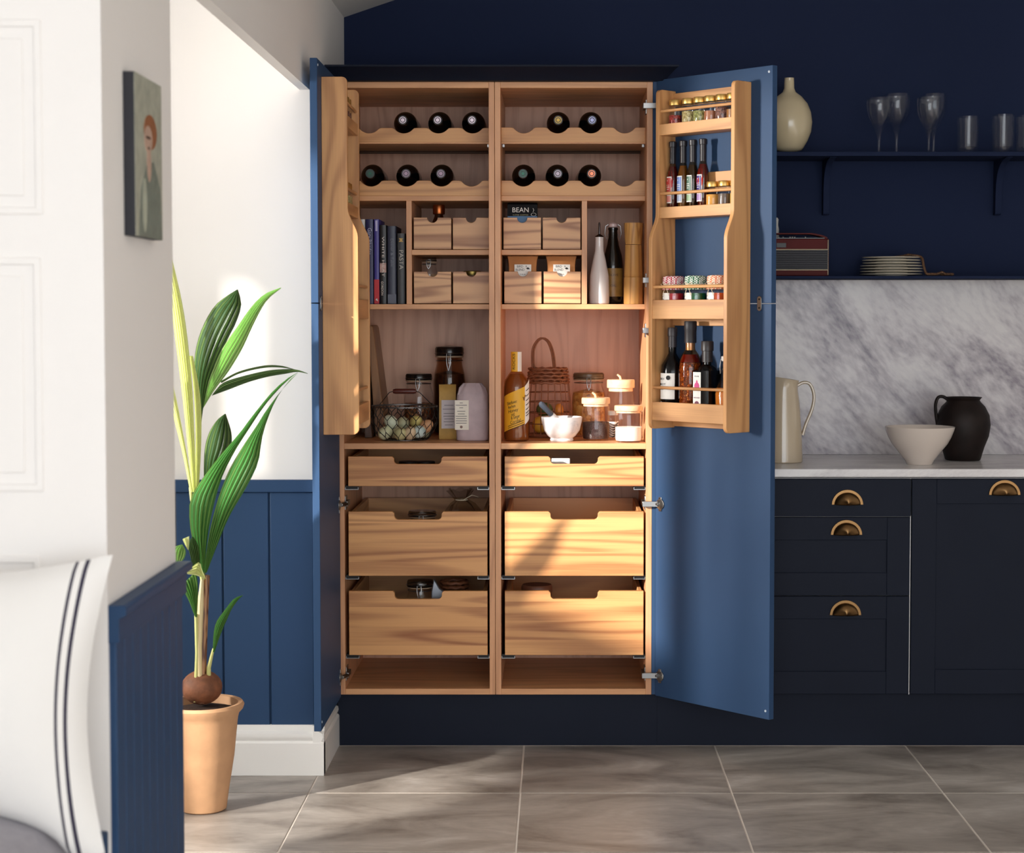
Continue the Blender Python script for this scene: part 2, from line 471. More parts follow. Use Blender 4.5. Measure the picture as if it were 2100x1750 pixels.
struct(ceil.build('ceiling', plain('white_ceiling_paint', srgb(226, 222, 218), 0.8, var=0.01)))
struct(MB().box(3.0, 3.1, -8, BACK_Y + 0.1, -0.06, 3.2).build('wall_right', plain('kitchen_side_wall_paint', srgb(214, 212, 210), 0.8, var=0.02)))
# side wall: return beside the pantry, header over the wide opening, short wall on the near side
HEAD_Z = 2.043
struct(MB().box(WALL_X - 0.12, WALL_X, ALC_Y, BACK_Y + 0.1, -0.06, ROOF0 + 0.06).build('wall_left', white_paint))
struct(MB().box(WALL_X - 0.03, WALL_X, PIL_F, ALC_Y, HEAD_Z, ROOF0 + 0.06).build('wall_header', white_paint))
struct(MB().box(WALL_X - 0.9, WALL_X, PIL_N, PIL_F, -0.06, 2.9).build('wall_near_left', white_paint))
struct(MB().box(-3.05, WALL_X - 0.12, ALC_Y, ALC_Y + 0.12, -0.06, 3.4).build('wall_alcove', white_paint))
struct(MB().box(-3.05, WALL_X - 0.1, -8.0, ALC_Y + 0.1, 3.3, 3.4).build('ceiling_alcove', white_paint))
# unseen outer wall of the adjoining room, openings cut to shape the sunlight
def holed_wall(y0, y1, z0, z1, holes):
    m = MB(); ys = sorted({y0, y1} | {h[0] for h in holes} | {h[1] for h in holes}); zs = sorted({z0, z1} | {h[2] for h in holes} | {h[3] for h in holes})
    for a, b in zip(ys, ys[1:]):
        for c, d in zip(zs, zs[1:]):
            if not any(h[0] <= a and b <= h[1] and h[2] <= c and d <= h[3] for h in holes):
                m.box(-3.15, -3.05, a, b, c, d)
    return m
LIGHT_OPENINGS = [(-2.50, -2.32, 1.85, 2.48), (-3.40, -2.60, 1.80, 2.95), (-3.40, -2.77, 0.72, 1.34), (-1.66, -1.19, 1.0, 2.35)]
struct(holed_wall(-8.0, ALC_Y + 0.1, -0.06, 4.0, LIGHT_OPENINGS).build('wall_outer', white_paint))
for i, (a, b, c, d) in enumerate(LIGHT_OPENINGS):  # unseen frames and panes for the openings that shape the light
    w = MB()
    t = 0.025
    w.box(-3.14, -3.06, a - 0.001, a + t, c, d).box(-3.14, -3.06, b - t, b + 0.001, c, d).box(-3.14, -3.06, a + t, b - t, c - 0.001, c + t).box(-3.14, -3.06, a + t, b - t, d - t, d + 0.001)
    wo = struct(w.build('window_%d' % (i + 1), trim_white))
    MB().box(-3.105, -3.10, a + t, b - t, c + t, d - t).build('pane', glass('window_glass'), wo)
# panelled white door leaf standing against the near wall, facing the room
dx1, dx0 = X_(213, PIL_N, 645), -1.62
dY = PIL_N - 0.006
door = MB().box(dx0, WALL_X + 0.0005, dY, PIL_N, 0.0, 2.88).build('door_1', plain('white_door_paint', srgb(240, 236, 232), 0.45, var=0.008))
struct(door)
for (ya, yb) in ((40, 440), (528, 1008), (1140, 1640)):
    z1, z0 = aty(84, ya, dY).z, aty(84, yb, dY).z
    xr = aty(84, ya, dY).x
    xl = xr - 0.42
    fr = MB()
    fr.frame(xl, xr, z0, z1, 0.012, dY - 0.004, dY + 0.001)
    fr.build('panel_moulding', MATS['white_door_paint'], door, bevel=0.002)
    MB().box(xl + 0.03, xr - 0.03, dY - 0.003, dY + 0.001, z0 + 0.03, z1 - 0.03).build('panel', MATS['white_door_paint'], door, bevel=0.0025)

# wainscot on the alcove wall: upright planks with a flat rail, plus tall skirting
ty = ALC_Y
rail_z1 = Z_(985, ty - 0.02); rail_z0 = Z_(1010, ty - 0.02)
sk_z = Z_(1489, ty - 0.03)
trim1 = struct(MB().box(-3.0, WALL_X + 0.004, ty - 0.006, ty + 0.002, sk_z - 0.02, rail_z0 + 0.01).build('trim_1', blue_paint))
MB().box(-3.0, WALL_X + 0.012, ty - 0.024, ty + 0.001, rail_z0, rail_z1).build('dado_rail', blue_paint, trim1, bevel=0.002)
edges = [X_(553, ty - 0.015, 1200), X_(457, ty - 0.015, 1200)]
pw = edges[0] - edges[1]
xs = [WALL_X + 0.006, edges[0]] + [edges[0] - pw * k for k in range(1, 14)]
for a, b in zip(xs[1:], xs):
    MB().box(a + 0.0025, b - 0.0025, ty - 0.015, ty, sk_z - 0.01, rail_z0).build('plank', blue_paint, trim1, bevel=0.0025)
# wainscot return on the side wall behind the open pantry door
MB().box(WALL_X - 0.001, WALL_X + 0.008, ty, 0.5, sk_z - 0.01, rail_z1).build('return_panel', blue_paint, trim1, bevel=0.001)
sk_prof = [(0, 0), (0.034, 0), (0.034, 0.098), (0.030, 0.103), (0.026, 0.104), (0.030, 0.110), (0.032, 0.118), (0.030, 0.127), (0.022, 0.131), (0.018, 0.133), (0.016, sk_z), (0, sk_z)]
struct(MB().prism([(ty - d, z) for d, z in sk_prof], 'X', -3.0, WALL_X + 0.034).build('baseboard_alcove', trim_white, bevel=0.001))
struct(MB().prism([(WALL_X + d, z) for d, z in sk_prof], 'Y', ty - 0.033, 0.03).build('baseboard_left', trim_white, bevel=0.001))

# wainscot on the near short wall, seen edge-on beside the bench
cap_z = 0.905
pil_blue = blue_paint()
trim2 = struct(MB().box(WALL_X - 0.001, WALL_X + 0.004, PIL_N, PIL_F, 0.0, cap_z - 0.03).build('trim_2', pil_blue))
MB().prism([(WALL_X - 0.001, cap_z - 0.062), (WALL_X + 0.018, cap_z - 0.062), (WALL_X + 0.018, cap_z - 0.022), (WALL_X + 0.03, cap_z - 0.016), (WALL_X + 0.03, cap_z - 0.004), (WALL_X + 0.026, cap_z), (WALL_X - 0.001, cap_z)], 'Y', PIL_N - 0.004, PIL_F + 0.012).build('dado_cap', pil_blue, trim2, bevel=0.001)
n = 9
for k in range(n):
    a = PIL_N + (PIL_F - PIL_N) * k / n; b = PIL_N + (PIL_F - PIL_N) * (k + 1) / n
    MB().box(WALL_X, WALL_X + 0.012, a + 0.0015, b - 0.0015, 0.0, cap_z - 0.05).build('plank', pil_blue, trim2, bevel=0.002)

# ================================================================== pantry cabinet
CL, CM, CR = -0.696, -0.2, 0.296
TH = 0.0185
ZB, ZT = Z_(1425, 0), Z_(168, 0)
DEP = 0.53
pantry = thing('pantry_cabinet', 'tall blue double pantry cabinet with oak interior and both doors wide open', 'cabinet')
for a, b in ((CL, CL + TH), (CM - TH, CM - 0.0006), (CM + 0.0006, CM + TH), (CR - TH, CR)):
    MB().box(a, b, 0, DEP, ZB, ZT).build('side_panel', ven_z, pantry, bevel=0.0008)
UP = 0.10   # the upper shelves stand back to leave room for the door racks
bays = ((CL + TH, CM - TH), (CM + TH, CR - TH))
zt0 = Z_(180.5, 0); zb1 = Z_(1413, 0); zc0, zc1 = Z_(921.5, 0), Z_(909.5, 0)
zs0, zs1 = Z_(634.5, UP), Z_(624, UP)
zw0, zw1 = Z_(412, UP), Z_(401.8, UP)
zm0, zm1 = Z_(523, UP), Z_(512.5, UP)
for a, b in bays:
    MB().box(a, b, 0, DEP, zt0, ZT).build('top_panel', ven_x, pantry, bevel=0.0008)
    MB().box(a, b, 0, DEP, ZB, zb1).build('bottom_panel', ven_x, pantry, bevel=0.0008)
    MB().box(a, b, DEP - 0.012, DEP, zb1, zt0).build('back_panel', ven_back, pantry)
    MB().box(a, b, 0.002, DEP - 0.012, zc0, zc1).build('shelf', ven_x, pantry, bevel=0.0008)
    MB().box(a, b, UP, DEP - 0.012, zs0, zs1).build('shelf', ven_x, pantry, bevel=0.0008)
    MB().box(a, b, UP, DEP - 0.012, zw0, zw1).build('shelf', ven_x, pantry, bevel=0.0008)
# pigeon-hole dividers
dvL = (X_(833.3, UP, 500), X_(844.5, UP, 500)); dvR = (X_(1193, UP, 500), X_(1204, UP, 500))
MB().box(dvL[0], dvL[1], UP, DEP - 0.012, zs1, zw0).build('divider', ven_z, pantry, bevel=0.0008)
MB().box(dvR[0], dvR[1], UP, DEP - 0.012, zs1, zw0).build('divider', ven_z, pantry, bevel=0.0008)
MB().box(dvL[1], bays[0][1], UP, DEP - 0.012, zm0, zm1).build('shelf', ven_x, pantry, bevel=0.0008)
MB().box(bays[1][0], dvR[0], UP, DEP - 0.012, zm0, zm1).build('shelf', ven_x, pantry, bevel=0.0008)
# scalloped wine racks
BOT_R = 0.0375
def scallop(x0, x1, z0, zpk, zval, cxs, y0, y1):
    r = BOT_R + 0.0015
    d = zpk - zval
    hw = math.sqrt(r * r - (r - d) ** 2)
    top = [(x1, zpk)]
    for c in sorted(cxs, reverse=True):
        top.append((min(c + hw + 0.006, x1), zpk))
        for i in range(13):
            a = math.asin(hw / r) * (1 - i / 6.0)
            top.append((c + r * math.sin(a), zval + r - r * math.cos(a) - (0.0012 if i in (0, 12) else 0)))
        top.append((max(c - hw - 0.006, x0), zpk))
    top.append((x0, zpk))
    return MB().prism([(x0, z0), (x1, z0)] + top, 'Y', y0, y1)
RACKS = {}
for key, (bi, cpx, pk, vl, bt) in {'UL': (0, (757, 828, 899, 969), 262.5, 273.5, 292), 'UR': (1, (1074, 1143.5, 1212, 1281), 261.5, 273.5, 292),
                              'LL': (0, (761, 834, 905, 967), 370.5, 382.5, 401.8), 'LR': (1, (1073, 1143.5, 1212, 1280), 370.5, 382.5, 401.8)}.items():
    a, b = bays[bi]
    cx = [X_(c, UP, pk) for c in cpx]
    zv = Z_(vl, UP)
    RACKS[key] = (cx, zv)
    z0 = Z_(bt, UP)
    scallop(a, b, z0, Z_(pk, UP), zv, cx, UP, UP + 0.018).build('wine_rack_board', oak_x, pantry, bevel=0.001)
    MB().box(a, b, UP + 0.185, UP + 0.205, z0, zv).build('rear_rack_rail', oak_x, pantry, bevel=0.001)
    if key[0] == 'U':
        MB().box(a, b, UP + 0.002, UP + 0.25, z0 - 0.004, z0 + 0.010).build('rack_shelf', ven_x, pantry)
        MB().tube([(a + 0.004, UP + 0.243, z0 - 0.010), (b - 0.004, UP + 0.243, z0 - 0.010)], 0.005).build('support_bar', plain('dark_bronze_bar', srgb(92, 70, 58), 0.4, metal=0.6), pantry)
        for xx in (a + 0.002, b - 0.010):
            MB().box(xx, xx + 0.008, UP + 0.02, UP + 0.036, z0 - 0.014, z0 - 0.004).build('shelf_pin', steel, pantry, bevel=0.001)
# plinth and cornice
KICK_Y = 0.03
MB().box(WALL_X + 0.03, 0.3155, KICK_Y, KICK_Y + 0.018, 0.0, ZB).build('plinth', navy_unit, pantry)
MB().box(CR + 0.0005, CR + 0.019, 0.0, DEP + 0.015, ZB, ZT + 0.02).build('end_panel', blue_paint, pantry, bevel=0.001)
cz0, cz1 = ZT + 0.0005, Z_(132.5, -0.075)
corn = [(0.02, cz0), (-0.024, cz0), (-0.030, cz0 + 0.006), (-0.036, cz0 + 0.012), (-0.062, cz1 - 0.012), (-0.075, cz1 - 0.006), (-0.075, cz1), (0.02, cz1)]
m = MB()
def corn_at(x, dx):  # mitred end: the profile slides sideways as it comes forward
    return [(x + dx * max(0.0, -y) * 0.75, y, z) for y, z in corn]
ra, rb = corn_at(WALL_X + 0.012, 0), corn_at(CR + 0.021, 1)
k = len(corn)
m.add(ra + rb, [tuple(range(k)), tuple(range(2 * k - 1, k - 1, -1))] + [(i, (i + 1) % k, (i + 1) % k + k, i + k) for i in range(k)])
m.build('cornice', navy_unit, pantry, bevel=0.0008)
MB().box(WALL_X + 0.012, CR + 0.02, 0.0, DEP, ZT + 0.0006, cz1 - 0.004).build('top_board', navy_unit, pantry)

# doors with racks. Door frame: x along the leaf from the hinge, y away from the rack, z up
DZ0, DZ1, SPLIT = 0.168, 2.112, 1.412
RX0, RX1 = 0.068, 0.390
def stile_poly(sg):
    d1, d2 = 0.075, 0.105
    pr = [(0, 1.027)]
    pr += [(d2 - 0.018 + 0.018 * math.sin(a), 1.027 + 0.018 - 0.018 * math.cos(a)) for a in (0, .4, .8, 1.2, PI / 2)]
    for i in range(9):
        t = i / 8; e = t * t * (3 - 2 * t)
        pr.append((d2 + (d1 - d2) * e, 1.605 + (1.69 - 1.605) * t))
    pr += [(d1 - 0.015 + 0.015 * math.cos(a), 2.07 - 0.015 + 0.015 * math.sin(a)) for a in (0, .4, .8, 1.2, PI / 2)]
    pr.append((0, 2.07))
    return [(sg * d, z) for d, z in pr]
SHELVES = [(1.929, 1.963, 2.003, 0.075, 0.034), (1.675, 1.709, 1.751, 0.075, 0.034), (1.366, 1.424, 1.464, 0.105, 0.05), (1.054, 1.111, 1.155, 0.105, 0.05)]
def make_door(loc, rotz, sg, leaf):
    """sg=-1: rack on the -y side"""
    y0, y1 = (0.0, 0.021) if sg < 0 else (-0.021, 0.0)
    d = MB().box(0.0, leaf, y0, y1, SPLIT + 0.0015, DZ1).build('door', blue_paint, pantry, loc, rotz, bevel=0.0012)
    MB().box(0.0, leaf, y0, y1, DZ0, SPLIT - 0.0015).build('lower_door_panel', blue_paint, d, bevel=0.0012)
    for x0, x1 in ((RX0, RX0 + 0.014), (RX1 - 0.014, RX1)):
        MB().prism(stile_poly(sg), 'X', x0, x1).build('rack_stile', oak_z, d, bevel=0.0015)
    xa, xb = RX0 + 0.014, RX1 - 0.014
    for z0, z1, zd, dp, bh in SHELVES:
        ya, yb = sorted((sg * (dp - 0.003), sg * (dp - 0.015)))
        MB().box(xa, xb, ya, yb, z0, z1).build('rack_rail', oak_x, d, bevel=0.001)
        ya, yb = sorted((sg * 0.001, sg * (dp - 0.015)))
        MB().box(xa, xb, ya, yb, z0, z0 + 0.010).build('rack_shelf', oak_x, d)
        MB().tube([(xa, sg * (dp - 0.010), zd), (xb, sg * (dp - 0.010), zd)], 0.0048, 10).build('rack_dowel', oak_x, d)
    for z0, z1 in ((2.020, 2.062), (1.760, 1.812), (1.345, 1.366), (1.032, 1.054)):
        ya, yb = sorted((sg * 0.0005, sg * 0.011))
        MB().box(xa, xb, ya, yb, z0, z1).build('rack_back_rail', oak_x, d, bevel=0.001)
    pl = MB().prism(rpoly(leaf - 0.053, leaf - 0.037, SPLIT - 0.022, SPLIT + 0.022, 0.0075), 'Y', *sorted((0, sg * 0.003)))
    pl.build('joining_plate', steel, d, bevel=0.0006)
    for dz in (-0.013, 0.013):
        MB().lathe([(0, 0), (0.003, 0), (0.0028, 0.0012), (0, 0.0014)], 10).xf(Matrix.Translation((leaf - 0.045, sg * 0.003, SPLIT + dz)) @ Matrix.Rotation(PI / 2 * (-sg), 4, 'X')).build('screw', plain('dark_screw', srgb(70, 68, 66), 0.4, metal=1.0), d)
    for zz in (DZ1 - 0.018, DZ0 + 0.025):
        MB().lathe([(0, 0), (0.004, 0), (0.0035, 0.0015), (0, 0.002)], 10).xf(Matrix.Translation((leaf - 0.014, sg * 0.0, zz)) @ Matrix.Rotation(PI / 2 * (-sg), 4, 'X')).build('bumper', plain('clear_bumper', srgb(190, 200, 210), 0.2), d)
    return d
HX, HY = 0.308, -0.005
D_ANG = math.atan2(-0.35 - HY, 0.630 - HX)
doorR = make_door((HX, HY, 0), D_ANG, -1, 0.472)
LX, LY = -0.689, -0.022
doorL = make_door((LX, LY, 0), -PI / 2, 1, 0.478)
def rack_pos(side, x, y, z):
    """point in a door frame -> world"""
    if side == 'R':
        return Vector((HX + x * math.cos(D_ANG) - y * math.sin(D_ANG), HY + x * math.sin(D_ANG) + y * math.cos(D_ANG), z))
    return Vector((LX + y, LY - x, z))
# concealed hinges
def hinge(sd, z):
    """arm and plate on the carcass side, cup on the door"""
    m = MB()
    if sd == 'R':
        m.box(CR - TH - 0.003, CR - TH + 0.0005, 0.010, 0.060, z - 0.022, z + 0.022)
        m.box(CR - TH - 0.012, CR - TH - 0.002, -0.012, 0.055, z - 0.008, z + 0.008)
        m.box(CR - TH - 0.012, CR + 0.018, -0.020, -0.008, z - 0.0085, z + 0.0085)
        c = rack_pos('R', 0.022, -0.001, z)
        q = MB().lathe([(0, 0), (0.017, 0), (0.017, 0.003), (0.014, 0.004), (0, 0.003)], 18).box(-0.022, 0.022, -0.006, 0.006, 0, 0.003).xf(Matrix.Translation(c) @ Matrix.Rotation(D_ANG, 4, 'Z') @ Matrix.Rotation(PI / 2, 4, 'X') @ Matrix.Rotation(PI / 2, 4, 'Z'))
        m.add(q.v, q.f)
        e = rack_pos('R', 0.018, -0.006, z)
        m.tube([(CR + 0.012, -0.014, z), tuple(e)], 0.006, 6)
    else:
        m.box(CL + TH - 0.0005, CL + TH + 0.003, 0.010, 0.060, z - 0.022, z + 0.022)
        m.box(CL + TH + 0.002, CL + TH + 0.012, -0.012, 0.055, z - 0.008, z + 0.008)
        m.tube([(CL + TH + 0.008, -0.010, z), (LX + 0.006, LY - 0.022, z)], 0.007, 6)
        q = MB().lathe([(0, 0), (0.017, 0), (0.017, 0.003), (0.014, 0.004), (0, 0.003)], 18).box(-0.006, 0.006, -0.026, 0.026, 0, 0.003).xf(Matrix.Translation((LX - 0.0005, LY - 0.022, z)) @ Matrix.Rotation(PI / 2, 4, 'Y') @ Matrix.Rotation(PI / 2, 4, 'Z'))
        m.add(q.v, q.f)
    m.build('hinge', steel, pantry, bevel=0.0008)
for py in (218, 575, 678, 1033, 1384):
    hinge('R', Z_(py, 0.0)); hinge('L', Z_(py, 0.0))

# pull-out drawers with cut-out fronts
def notch_front(x0, x1, z0, z1, n0, n1, nz, r=0.012):
    pts = [(x0, z0), (x1, z0), (x1, z1), (n1 + r * 0.5, z1), (n1, z1 - r * 0.5)]
    pts += [(n1 - r + r * math.cos(a), nz + r - r * math.sin(a)) for a in (0.2, .6, 1.0, 1.4, PI / 2)]
    pts += [(n0 + r - r * math.cos(a), nz + r - r * math.sin(a)) for a in (PI / 2, 1.4, 1.0, .6, .2)]
    pts += [(n0, z1 - r * 0.5), (n0 - r * 0.5, z1), (x0, z1)]
    return pts
DRAWERS = {}
DY0 = 0.006
pale_drawer = lambda: wood('oak_drawer_front', 'X', srgb(232, 172, 110), srgb(146, 82, 40), ring=0.5, freq=26.0, across=9.0, along=0.6, stave=0.062)
for col in (0, 1):
    a, b = bays[col]
    for (t, bt, nb) in ((936.5, 997.5, 952), (1049.5, 1181.5, 1066), (1212.5, 1344, 1229)):
        z1, z0, nz = Z_(t, DY0), Z_(bt, DY0), Z_(nb, DY0)
        x0, x1 = a + 0.0115, b - 0.0065
        mid = (x0 + x1) / 2
        dr = MB().prism(notch_front(x0, x1, z0, z1, mid - 0.075, mid + 0.075, nz), 'Y', DY0, DY0 + 0.018).build('drawer', pale_drawer, pantry, bevel=0.0012)
        for xa in (x0 + 0.004, x1 - 0.016):
            MB().box(xa, xa + 0.012, DY0 + 0.018, 0.48, z0 + 0.006, z1 - 0.004).build('drawer_side', oak_y, dr, bevel=0.001)
        MB().box(x0 + 0.016, x1 - 0.016, 0.468, 0.48, z0 + 0.006, z1 - 0.004).build('drawer_back', oak_x, dr)
        MB().box(x0 + 0.016, x1 - 0.016, DY0 + 0.018, 0.468, z0 + 0.008, z0 + 0.016).build('drawer_bottom', oak_y, dr)
        for xa, xb in ((a + 0.001, x0 + 0.032), (x1 - 0.032, b - 0.001)):
            MB().prism([(xa, z0 - 0.004), (xa, z0 - 0.012), (xb, z0 - 0.012), (xb, z0 - 0.004), (xb - 0.002, z0 - 0.004), (xb - 0.002, z0 - 0.010), (xa + 0.002, z0 - 0.010), (xa + 0.002, z0 - 0.004)], 'Y', DY0 + 0.006, 0.47).build('runner', steel, dr)
            MB().box(xa + 0.001, xb - 0.001, DY0 + 0.012, 0.47, z0 - 0.010, z0 + 0.001).build('runner_slide', plain('dark_runner', srgb(40, 38, 38), 0.4, metal=0.8), dr)
        DRAWERS[(col, len([1 for q in DRAWERS if q[0] == col]))] = (x0, x1, z0, z1)
# small spice drawers with half-moon finger holes
SPICE = {}
def spice_drawer(key, xa, xb, zt, zb):
    y0 = UP + 0.002
    x0, x1, z1, z0 = X_(xa, y0, 500), X_(xb, y0, 500), Z_(zt, y0), Z_(zb, y0)
    z0 = max(z0, (zs1 if z0 < zm0 - 0.02 else zm1) + 0.0002)
    c = (x0 + x1) / 2; r = 0.0165
    pts = [(x0, z0), (x1, z0), (x1, z1)] + [(c + r * math.cos(a), z1 - r * math.sin(a) * 1.0) for a in [PI * i / 14 for i in range(15)]] + [(x0, z1)]
    d = MB().prism(pts, 'Y', y0, y0 + 0.010).build('spice_drawer', oak_bold, pantry, bevel=0.0008)
    for xx in (x0 + 0.001, x1 - 0.008):
        MB().box(xx, xx + 0.007, y0 + 0.010, y0 + 0.26, z0 + 0.001, z1 - 0.001).build('drawer_side', oak_y, d)
    MB().box(x0 + 0.008, x1 - 0.008, y0 + 0.253, y0 + 0.26, z0 + 0.001, z1 - 0.001).build('drawer_back', oak_x, d)
    MB().box(x0 + 0.008, x1 - 0.008, y0 + 0.010, y0 + 0.253, z0 + 0.001, z0 + 0.006).build('drawer_bottom', oak_y, d)
    SPICE[key] = (c, y0, z0, z1)
for key, a, b, t, bt in (('L00', 848.5, 925.5, 446.5, 511.5), ('L01', 928.7, 1004, 446.5, 511.5), ('L10', 848.5, 925, 557.5, 622.5), ('L11', 928.7, 1004, 557.5, 622.5),
                      ('R00', 1032.5, 1109.5, 446.5, 511.5), ('R01', 1113, 1190.5, 446.5, 511.5), ('R10', 1034, 1110.5, 557, 622.5), ('R11', 1115, 1191, 557, 622.5)):
    spice_drawer(key, a, b, t, bt)

# ================================================================== base cabinets, worktop, splashback, shelves
BX0 = CR + 0.019 + 0.002
FY = -0.02
bz1, bz0 = Z_(981, FY), Z_(1425, FY)
gapx = X_(1867.5, FY, 1200)
def shaker(m, x0, x1, z0, z1, w=0.072):
    m.box(x0, x1, FY + 0.006, FY + 0.02, z0, z1)
    m.box(x0, x0 + w, FY, FY + 0.006, z0, z1).box(x1 - w, x1, FY, FY + 0.006, z0, z1)
    m.box(x0 + w, x1 - w, FY, FY + 0.006, z0, z0 + w).box(x0 + w, x1 - w, FY, FY + 0.006, z1 - w, z1)
    return m
def cup_handle(parent, px, py):
    c = aty(px, py, FY - 0.012)
    m = MB()
    w, h, dpt = 0.050, 0.048, 0.026
    rows = []
    for i in range(9):
        a = PI * 0.5 * i / 8
        ring = []
        for j in range(17):
            b = PI * j / 16
            ring.append((c.x - 0.82 * w * math.cos(b) * math.cos(a), FY - 0.003 - dpt * math.sin(a) * (0.55 + 0.45 * math.sin(b)), c.z - 0.022 + 0.80 * h * math.sin(b) * math.cos(a * 0.92)))
        rows.append(ring)
    h_ = MB().grid(rows).build('handle', plain('aged_brass', srgb(138, 106, 70), 0.34, metal=1.0, var=0.08), parent, thick=0.002)
    fl = MB()
    pts = [(c.x - w * math.cos(PI * j / 16), c.z - 0.022 + h * math.sin(PI * j / 16)) for j in range(17)]
    inn = [(c.x - 0.80 * w * math.cos(PI * j / 16), c.z - 0.022 + 0.78 * h * math.sin(PI * j / 16)) for j in range(17)]
    fl.prism(pts + inn[::-1], 'Y', FY - 0.004, FY + 0.0005)
    fl.build('handle_flange', MATS['aged_brass'], h_, bevel=0.0008)
zd1, zd2 = Z_(1060.5, FY), Z_(1222.5, FY)
BLEFT = 0.40
du = thing('drawer_unit', 'dark navy base unit of three drawers beside the open pantry door', 'cabinet', group='kitchen base units')
MB().box(BLEFT, gapx - 0.001, 0.0, 0.52, bz0, bz1).build('carcass', plain('pale_grey_carcass', srgb(206, 204, 202), 0.5), du)
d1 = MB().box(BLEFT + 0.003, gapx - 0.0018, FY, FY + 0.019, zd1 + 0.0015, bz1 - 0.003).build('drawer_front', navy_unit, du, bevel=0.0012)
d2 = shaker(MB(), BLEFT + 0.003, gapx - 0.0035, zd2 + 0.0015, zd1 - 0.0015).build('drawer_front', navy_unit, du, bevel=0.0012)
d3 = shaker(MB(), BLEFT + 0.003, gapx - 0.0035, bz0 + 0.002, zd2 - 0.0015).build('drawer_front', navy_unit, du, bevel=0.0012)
MB().box(gapx - 0.0030, gapx - 0.0010, FY + 0.002, 0.0, bz0, zd1 + 0.004).build('edge_strip', plain('white_edging', srgb(232, 230, 228), 0.5), du)
cup_handle(d1, 1739, 1022); cup_handle(d2, 1737, 1084); cup_handle(d3, 1735, 1249)
cu_ = thing('cupboard_unit', 'dark navy base cupboard with one framed door at the end of the worktop', 'cabinet', group='kitchen base units')
MB().box(gapx - 0.0008, 2.2, 0.0, 0.52, bz0, bz1).build('carcass', MATS['pale_grey_carcass'], cu_)
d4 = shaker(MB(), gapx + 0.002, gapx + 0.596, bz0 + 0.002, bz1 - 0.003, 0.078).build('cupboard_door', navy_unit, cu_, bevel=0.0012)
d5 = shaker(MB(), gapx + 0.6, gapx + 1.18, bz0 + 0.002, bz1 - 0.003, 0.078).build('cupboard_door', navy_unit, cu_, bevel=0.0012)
cup_handle(d4, 2062, 1002)
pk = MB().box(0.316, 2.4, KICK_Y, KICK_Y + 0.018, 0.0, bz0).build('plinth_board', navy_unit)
tag(pk, 'long dark navy plinth board along the floor under the base units', 'plinth')
marble = stone('veined_marble', [srgb(112, 104, 116), srgb(172, 164, 170), srgb(206, 200, 202), srgb(222, 217, 216)], rot=math.radians(-46), stretch=(2.6, 5, 6.0), detail=10, dist=0.9, scale2=9.0, contrast2=0.42, rough=0.3, rnd=False, pos=(0.28, 0.66))
WT1, WT0 = Z_(962, -0.045), Z_(979, -0.045)
wt = MB().box(BLEFT + 0.001, 2.5, -0.045, BACK_Y - 0.001, WT0, WT1).build('worktop', stone('pale_marble_top', [srgb(150, 144, 148), srgb(206, 201, 202), srgb(222, 218, 217), srgb(230, 227, 226)], rot=math.radians(20), stretch=(2, 4, 5), rough=0.25, contrast2=0.2, rnd=False, pos=(0.25, 0.6)), bevel=0.002)
tag(wt, 'pale marble worktop running over the navy base units', 'worktop')
sh2_z1, sh2_z0 = Z_(566, 0.34), Z_(572, 0.34)
sp = MB().box(0.318, 2.5, BACK_Y - 0.018, BACK_Y - 0.0005, WT1 + 0.0002, sh2_z0).build('splashback', marble, bevel=0.001)
tag(sp, 'grey veined marble splashback panel behind the jugs and bowl', 'splashback')
shelf_blue = navy_wall()
s2 = MB().box(0.318, 2.5, 0.34, BACK_Y - 0.0002, sh2_z0 + 0.0003, sh2_z1).build('wall_shelf', shelf_blue, bevel=0.0015)
tag(s2, 'navy wall shelf holding the radio and stacked plates', 'shelf', 'navy wall shelves')
sh1_z1, sh1_z0 = Z_(311, 0.34), Z_(320, 0.34)
s1 = thing('wall_shelf', 'navy bracketed wall shelf holding the vase and glasses', 'shelf', group='navy wall shelves')
MB().box(0.318, 2.5, 0.34, BACK_Y - 0.0002, sh1_z0, sh1_z1).build('shelf_board', shelf_blue, s1, bevel=0.0015)
for px in (1701, 2058):
    x = X_(px, 0.45, 380)
    zt, zb = sh1_z0, Z_(441, 0.53)
    pr = [(BACK_Y - 0.0005, zt), (BACK_Y - 0.0005, zb)] + [(BACK_Y - 0.022 - 0.012 * math.sin(a), zb + 0.008 - 0.008 * math.cos(a)) for a in (0.3, 0.9, 1.57)]
    for i in range(12):
        t = i / 11
        pr.append((BACK_Y - 0.034 - 0.145 * t ** 3.2, zb + 0.01 + (zt - zb - 0.012) * (1 - (1 - t) ** 1.6)))
    pr.append((BACK_Y - 0.18, zt))
    MB().prism(pr, 'X', x - 0.011, x + 0.011).build('bracket', shelf_blue, s1, bevel=0.001)

# ================================================================== potted coconut palm
PY = -0.776
potc = atz(412, 1672, 0); potc = Vector((X_(408, PY, 1600), PY + 0.06, 0))
pot = thing('potted_palm', 'young coconut palm with pleated green leaves in a round terracotta pot', 'plant', potc)
PYc = potc.y
def zpot(py): return Z_(py, PYc)
rim_z = zpot(1440)
terra = plain('terracotta', srgb(202, 156, 116), 0.75, var=0.10, vscale=14, bump=0.25, bscale=60)
rr = 0.112
MB().lathe([(0, 0.002), (0.058, 0.0), (0.064, 0.004), (0.070, 0.05), (0.086, 0.15), (0.097, rim_z - 0.045), (0.101, rim_z - 0.03), (rr, rim_z - 0.018), (rr + 0.003, rim_z - 0.008), (rr - 0.002, rim_z), (rr - 0.014, rim_z - 0.002), (0.092, rim_z - 0.03), (0.06, rim_z - 0.08), (0, rim_z - 0.08)], 40).build('terracotta_pot', terra, pot)
